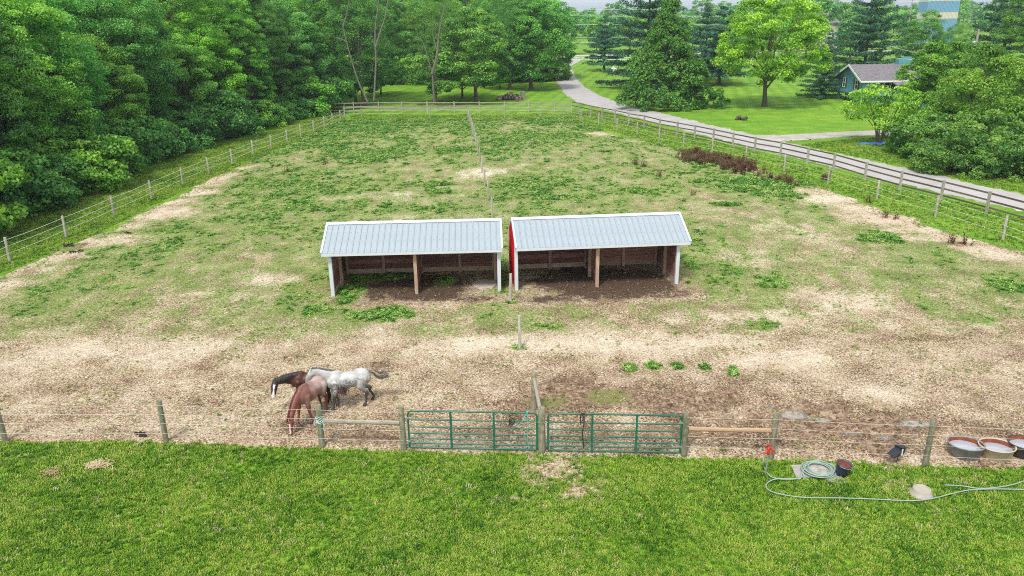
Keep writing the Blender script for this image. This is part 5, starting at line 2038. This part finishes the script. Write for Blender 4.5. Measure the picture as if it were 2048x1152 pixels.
horse('white grey dappled horse with dark legs standing behind the other two', (-5.23, 21.70, .04), math.radians(198), .99,
      [(.36, 0, 1.06, .21), (.60, 0, 1.20, .155), (.85, 0, 1.33, .12), (1.02, 0, 1.36, .10)],
      [(1.04, 0, 1.34, .092), (1.12, .02, 1.20, .098), (1.18, .02, 1.00, .066), (1.20, .02, .88, .055)], (1, 0, .3),
      [(.46, .14, .0), (.28, -.14, .0), (-.54, .16, 0), (-.84, -.16, 0)], col_grey, 'dapple_coat', -1, M['hair_grey'],
      [(-.76, 0, 1.12), (-.87, .02, 1.09), (-.98, .03, .98), (-1.12, .04, .92), (-1.30, .03, .98)], [M['hair_grey'], M['hair_blond']])
horse('dark bay horse with a white blaze turning its head to the camera', (-6.45, 21.92, .04), math.radians(194), .90,
      [(.36, 0, 1.03, .26), (.60, .03, 1.07, .215), (.84, .08, 1.09, .165), (1.05, .14, 1.07, .125)],
      [(1.10, .18, 1.06, .115), (1.15, .28, .95, .12), (1.19, .40, .76, .082), (1.21, .47, .64, .068)], (.25, 1, .35),
      [(.42, .13, 0), (.34, -.14, .0), (-.60, .15, 0), (-.66, -.15, 0)], col_bay, 'bay_coat', 1, M['hair_dark'],
      [(-.76, 0, 1.08), (-.84, 0, 1.0), (-.88, 0, .8), (-.88, 0, .55), (-.86, 0, .35)], [M['hair_dark']])
horse('red roan horse grazing with its head down close to the fence', (-6.20, 21.0, .04), math.radians(249.6), .98,
      [(.36, 0, 1.05, .21), (.62, 0, .98, .17), (.86, .02, .80, .135), (1.02, .03, .60, .105)],
      [(1.05, .03, .54, .095), (1.09, .04, .42, .10), (1.14, .05, .22, .066), (1.16, .05, .09, .056)], (.9, 0, .3),
      [(.30, .20, .0), (.50, -.16, .0), (-.52, .20, 0), (-.70, -.15, 0)], col_roan, 'roan_coat', -1, M['hair_red'],
      [(-.72, 0, 1.1), (-.84, .14, 1.05), (-.88, .40, .94), (-.80, .70, .78), (-.66, .74, .62)], [M['hair_red'], M['hair_dark']])

# ------------------------------------------------------------------ houses, tower, poles
def quad(mb, pts, t=(0, 0, -.12), mi=0):
    """thick slab from four corners"""
    pts = [Vector(p) for p in pts]
    lo = [p + Vector(t) for p in pts]
    mb.add(pts + lo, [(0, 1, 2, 3), (7, 6, 5, 4), (0, 4, 5, 1), (1, 5, 6, 2), (2, 6, 7, 3), (3, 7, 4, 0)], mi=mi)
    return mb


def window(root, c, w, h, axis='x', out=-1, shutters=True):
    """window in a wall facing -x (axis x) or -y (axis y)"""
    def sz(a, b, c_):
        return (a, b, c_) if axis == 'x' else (b, a, c_)

    def off(a, b, z=0):
        return (c[0] + out * a, c[1] + b, c[2] + z) if axis == 'x' else (c[0] + b, c[1] + out * a, c[2] + z)
    fr = MB()
    for b in (-w / 2, w / 2):
        fr.box(off(.03, b), sz(.07, .09, h + .09))
    for z in (-h / 2, h / 2):
        fr.box(off(.034, 0, z), sz(.07, w - .09, .09))
    fr.box(off(.03, 0, 0), sz(.06, w - .09, .07))
    f = fr.build('window', M['white'], root)
    for z in (-h / 4, h / 4):
        MB().box(off(.012, 0, z), sz(.02, w - .1, h / 2 - .09)).build('pane', M['glass'], f)
    if shutters:
        for b in (-w / 2 - .26, w / 2 + .26):
            MB().box(off(.025, b), sz(.05, .36, h + .05)).build('shutter', M['shutter'], root)


hs_ = thing('teal_house', 'teal house with a dark grey gable roof partly hidden by trees', 'house', (0, 0, 0))
X0, X1, YF, YB, ZE, ZR = 44.7, 62.0, 100.3, 107.7, 3.15, 4.72
ym = (YF + YB) / 2
mb = MB()
mb.add([(X0, YF, 1.12), (X0, YB, 1.12), (X0, YB, ZE - .1), (X0, ym, ZR - .12), (X0, YF, ZE - .1)], [(0, 1, 2, 3, 4)[::-1]])
mb.box(((X0 + X1) / 2 + .01, ym, (1.12 + ZE) / 2 - .05), (X1 - X0 - .02, YB - YF - .01, ZE - 1.12))
mb.build('wall', M['teal'], hs_)
MB().box(((X0 + X1) / 2 + .4, ym + .2, .52), (X1 - X0 - 1.2, YB - YF - 1.0, 1.2)).build('lower_wall', M['teal'], hs_)
for y in (YF + .15, YB - .15):
    MB().box((X0 + .2, y, .5), (.25, .25, 1.24)).build('post', M['teal'], hs_)
mb = MB()
ox = .45
quad(mb, [(X0 - ox, YF - .5, ZE - .18), (X1, YF - .5, ZE - .18), (X1, ym, ZR), (X0 - ox, ym, ZR)])
quad(mb, [(X0 - ox, ym, ZR), (X1, ym, ZR), (X1, YB + .5, ZE - .18), (X0 - ox, YB + .5, ZE - .18)])
mb.build('roof', M['shingle'], hs_)
for y0, y1, z0, z1 in ((YF - .52, ym, ZE - .2, ZR - .02), (YB + .52, ym, ZE - .2, ZR - .02)):
    MB().beam((X0 - ox - .03, y0, z0 - .06), (X0 - ox - .03, y1, z1 - .06), .05, .24).build('barge_board', M['white'], hs_)
MB().box(((X0 - ox + X1) / 2, YF - .54, ZE - .27), (X1 - X0 + ox - .05, .05, .2)).build('gutter', M['white'], hs_)
window(hs_, (X0, YF + 1.6, 2.35), .75, 1.15)
window(hs_, (X0, YB - 2.0, 2.35), .75, 1.15)
window(hs_, (X0 + 3.2, YF, 2.3), .9, 1.1, 'y')
MB().box((51.8, ym + .3, ZR + .2), (2.3, 1.0, .9)).box((51.8, ym + .3, ZR + .75), (1.2, .6, .2)).build('chimney', M['brick'], hs_)
mb = MB()
quad(mb, [(48.2, YF - 4.6, 2.0), (60, YF - 4.6, 2.0), (60, YF - .56, 2.85), (48.2, YF - .56, 2.85)])
mb.build('porch_roof', M['shingle'], hs_)
MB().box((54.2, YF - 2.3, .95), (11, 3.4, 1.9)).build('porch_wall', M['teal'], hs_)
MB().box((48.2, YF - 4.55, 1.88), (.1, .1, .1)).beam((48.2, YF - 4.62, 1.9), (60, YF - 4.62, 1.9), .04, .16).build('gutter', M['white'], hs_)
# low kerb wall beside the drive
pk = at(1690, 225)
mb = MB()
a_, b_ = at(1688, 222), at(1722, 231)
mb.beam(a_ + Vector((0, 0, .15)), b_ + Vector((0, 0, .15)), .3, .35)
tag(mb.build('garden_wall', M['concrete']), 'low pale garden wall on the lawn beside the teal house', 'wall')


def plain_house(label, x0, x1, y, depth, ze, zr, wallm, nwin=3, hip=1.5):
    root = thing('house', label, 'house', (0, 0, 0))
    MB().box(((x0 + x1) / 2, y + depth / 2, ze / 2), (x1 - x0, depth, ze)).build('wall', M[wallm], root)
    mb = MB()
    o_ = .5
    a = [(x0 - o_, y - o_, ze), (x1 + o_, y - o_, ze), (x1 + o_, y + depth + o_, ze), (x0 - o_, y + depth + o_, ze), (x0 + hip, y + depth / 2, zr), (x1 - hip, y + depth / 2, zr)]
    mb.add(a, [(0, 1, 5, 4), (1, 2, 5), (2, 3, 4, 5), (3, 0, 4), (3, 2, 1, 0)])
    mb.build('roof', M['shingle'], root)
    for i in range(nwin):
        window(root, (x0 + (x1 - x0) * (i + .5) / nwin, y, ze * .6), .9, 1.1, 'y', shutters=False)
    MB().box((x0 + (x1 - x0) * .3, y + depth / 2, zr), (.7, .6, 1.2)).build('chimney', M['brick' if 0 else 'concrete'], root)


plain_house('pale beige house with a grey roof half hidden behind the bright green tree', 44, 53.5, 175, 9, 2.7, 5.2, 'beigehouse')
plain_house('distant grey roofed house rising above the trees near the sky', 84, 93, 228, 9, 7.6, 10.3, 'beigehouse')
tw = thing('striped_building', 'tall blue and tan striped building far off behind the trees', 'building', (0, 0, 0))
zb_ = [(0, 7.4, 'towerblue'), (7.4, 8.0, 'towerblue'), (8.0, 9.9, 'towertan'), (9.9, 13.3, 'towerblue'), (13.3, 14.6, 'towertan'), (14.6, 22, 'towerblue')]
for z0, z1, mt in zb_:
    mb = MB()
    for i in range(24):
        x = 132.9 + i * .42
        mb.box((x + .2, 262, (z0 + z1) / 2), (.36, 6, z1 - z0 - .01)).box((x + .4, 262.03, (z0 + z1) / 2), (.06, 5.9, z1 - z0 - .01))
    mb.build('cladding_band', M[mt], tw)

M['pole'] = wood('pole_wood', (.42, .38, .33), (.2, .17, .14), sc=2)
for (px, Y, H_, arm, lab) in ((1056, 215, 16, 10.8, 'tall pale utility pole with a crossarm beside the road trees'), (1500, 262, 15.6, 14.2, 'utility pole rising above the bright green tree'),
                              (1571, 262, 15.6, 14.2, 'thin utility pole right of the bright green tree top'), (1660, 250, 15.5, 14, 'utility pole left of the large dark pine'), (1822, 262, 15.6, 14.2, 'utility pole left of the striped tower')):
    x = aty(px, 20, Y).x
    r_ = thing('utility_pole', lab, 'pole', (x, Y, 0), .1, 'utility poles')
    MB().tube([(0, 0, -.2), (0, 0, H_)], [.22, .15], 8).build('shaft', M['pole'], r_)
    MB().box((.9, -.2, arm), (3.0, .14, .18)).build('crossarm', M['pole'], r_)
    for xx in (-.4, .9, 2.2):
        MB().tube([(xx, -.2, arm + .09), (xx, -.2, arm + .3)], .06, 6).build('insulator', M['white'], r_)
tp = at(1949, 280)
tpx = aty(1952, 90, 92)
r_ = thing('utility_pole', 'utility pole with a grey transformer can above the vine covered tree', 'pole', (tpx.x, 92, 0), 0, 'utility poles')
MB().tube([(0, 0, -.2), (0, 0, 9.2)], [.16, .12], 8).build('shaft', M['pole'], r_)
MB().lathe([(0, 0), (.22, 0), (.22, .75), (.12, .85), (0, .86)], 14, (-.32, -.1, tpx.z - .4)).build('transformer', M['pipe'], r_)
for i, (pyl, pyr, x0, x1, Y) in enumerate([(17, 17, 1058, 1460, 216), (30, 31, 1058, 1460, 216), (47, 48, 1058, 1460, 216), (72, 73, 1058, 1340, 216), (83, 83, 1058, 1340, 216), (3, 3, 1100, 1860, 258), (33, 28, 1360, 1620, 258), (33, 24, 1800, 1870, 258)]):
    a_, b_ = aty(x0, pyl, Y), aty(x1, pyr, Y)
    mb = MB()
    mb.tube([a_.lerp(b_, t) - Vector((0, 0, 4 * .25 * t * (1 - t))) for t in np.linspace(0, 1, 16)], .035, 4, False)
    tag(mb.build('power_line', M['wire']), ['highest', 'second highest', 'third', 'fourth', 'lowest', 'faint skyline', 'right hand', 'short far right'][i] + ' power line strung between the distant utility poles', 'wire', 'power lines')
for i, (x0, y0, x1, y1, Y0_, Y1_) in enumerate([(1780, 92, 1850, 108, 108, 96), (1770, 112, 1830, 120, 106, 96)]):
    a_, b_ = aty(x0, y0, Y0_), aty(x1, y1, Y1_)
    mb = MB()
    mb.tube([a_, (a_ + b_) / 2 - Vector((0, 0, .1)), b_], .02, 4, False)
    tag(mb.build('service_wire', M['wire']), ['upper', 'lower'][i] + ' service wire running to the roof of the teal house', 'wire')

# white fence at the far end of the road
board_fence('white rail fence at the far end of the road', [(1105, 121), (1130, 121), (1152, 121), (1166, 121), (1190, 122), (1215, 122), (1240, 122), (1265, 122), (1290, 122)], mat='white', pm='white', nm='rail_fence')

# propane tank
p = at(1230, 149)
tk = thing('propane_tank', 'white rounded fuel tank on the far lawn beside the small pine', 'tank', p, .15)
mb = MB()
prof = [(0, -1.1), (.25, -1.06), (.42, -.94), (.5, -.75), (.5, .75), (.42, .94), (.25, 1.06), (0, 1.1)]
mb.lathe(prof, 20, (0, 1.0, .72), M=Matrix.Rotation(math.pi / 2, 3, 'X'))
mb.build('body', M['white'], tk)
for yy in (.4, 1.6):
    MB().box((0, yy, .13), (.5, .15, .28)).build('leg', M['concrete'], tk)
MB().lathe([(0, 0), (.14, 0), (.14, .2), (0, .24)], 12, (0, 1.0, 1.2)).build('dome', M['white'], tk)

# blue tarp
p = at(1740, 289)
mb = MB()
gw, gd = 26, 8
vs = []
for i in range(gd):
    for j in range(gw):
        u, v = j / (gw - 1), i / (gd - 1)
        x = (u - .5) * 2.3
        y = (v - .5) * .8 + .25 * math.sin(u * 5)
        z = .03 + .22 * abs(math.sin(u * 9 + v * 3)) * (1 - abs(v - .5) * 1.6) * (.4 + .6 * u) + .05 * math.sin(u * 23 + v * 7)
        vs.append((x, y, max(.02, z)))
mb.add(vs, [(i * gw + j, i * gw + j + 1, (i + 1) * gw + j + 1, (i + 1) * gw + j) for i in range(gd - 1) for j in range(gw - 1)])
tag(mb.build('tarp', M['bluetarp'], None, p), 'crumpled blue tarp lying on the grass under the small tree', 'tarp')

# tree stumps and wood pile
def stump(label, px, py, r_, h, mat='bark', lean=0):
    p = at(px, py)
    root = thing('tree_stump', label, 'stump', p)
    mb = MB()
    mb.tube([(0, 0, -.05), (0, 0, .1), (lean, 0, h)], [r_ * 1.5, r_ * 1.05, r_], 10)
    for q in range(5):
        a = q * 1.26
        mb.tube([(math.cos(a) * r_ * .6, math.sin(a) * r_ * .6, .2), (math.cos(a) * r_ * 1.8, math.sin(a) * r_ * 1.8, -.02)], [r_ * .35, r_ * .15], 5)
    mb.build('trunk', M[mat], root)
    MB().lathe([(0, h + .012), (r_ * .92, h + .008)], 10, (lean, 0, 0)).build('cut_top', M['cutwood'], root)


stump('short cut tree stump right of the wood pile', 1046, 199, .36, 1.1, 'barkpale')
stump('darker small stump in front of the wood pile', 1034, 205, .24, .7)
p = at(1482, 240)
mb = MB()
r = random.Random(4)
for j in range(9):
    c = (r.gauss(0, .3), r.gauss(0, .25), r.uniform(.05, .35))
    v, f = ico(c, (r.uniform(.14, .26), r.uniform(.14, .24), r.uniform(.1, .22)), 2)
    mb.add([tuple(np.array(q) + np.array([r.gauss(0, .012) for _ in range(3)])) for q in v], f)
tag(mb.build('rotten_stump', M['bark'], None, p), 'low rotten stump on the lawn left of the teal house', 'stump')
wpl = thing('wood_pile', 'heap of cut firewood on the lawn behind the back fence', 'wood pile', at(1020, 199))
r = random.Random(9)
lm = [MB().tube([(0, 0, -.22), (0, 0, .22)], .13, 8, smooth=True).mesh('log', M[k_]) for k_ in ('cutwood', 'bark', 'barkpale')]
for j in range(120):
    x = r.uniform(-1.75, 1.75)
    z = r.uniform(0, .75) * (1 - abs(x) / 2.1)
    o = link('log', lm[r.randrange(3)], wpl, (x, r.gauss(0, .4), z + .1))
    o.rotation_euler = (r.uniform(0, 3), r.uniform(0, 3), r.uniform(0, 3))
    s_ = r.uniform(.8, 1.25)
    o.scale = (s_, s_, s_)
for px, py, lab in ((1165, 150, 'small white marker stake in the grass right of the far road'), (1628, 190, 'small pale blue marker stake on the lawn right of the bright green tree')):
    tag(MB().box((0, 0, .3), (.1, .1, .7)).lathe([(0, .64), (.09, .64), (.07, .74), (0, .76)], 8).build('marker_stake', M['white'], None, at(px, py)), lab, 'stake')

# ------------------------------------------------------------------ haze: pale thin air over the whole place
mb = MB()
mb.box((0, 2990, 17), (8200, 6220, 36))
m, nt, bs = newmat('haze_air')
nt.nodes.remove(bs)
pv = nt.nodes.new('ShaderNodeVolumePrincipled')
pv.inputs['Color'].default_value = (.80, .90, 1.0, 1)
pv.inputs['Density'].default_value = .0003
pv.inputs['Anisotropy'].default_value = .2
nt.links.new(pv.outputs[0], nt.nodes['Material Output'].inputs['Volume'])
tag(mb.build('haze', m), kind='stuff')
print('done', len(bpy.data.objects))
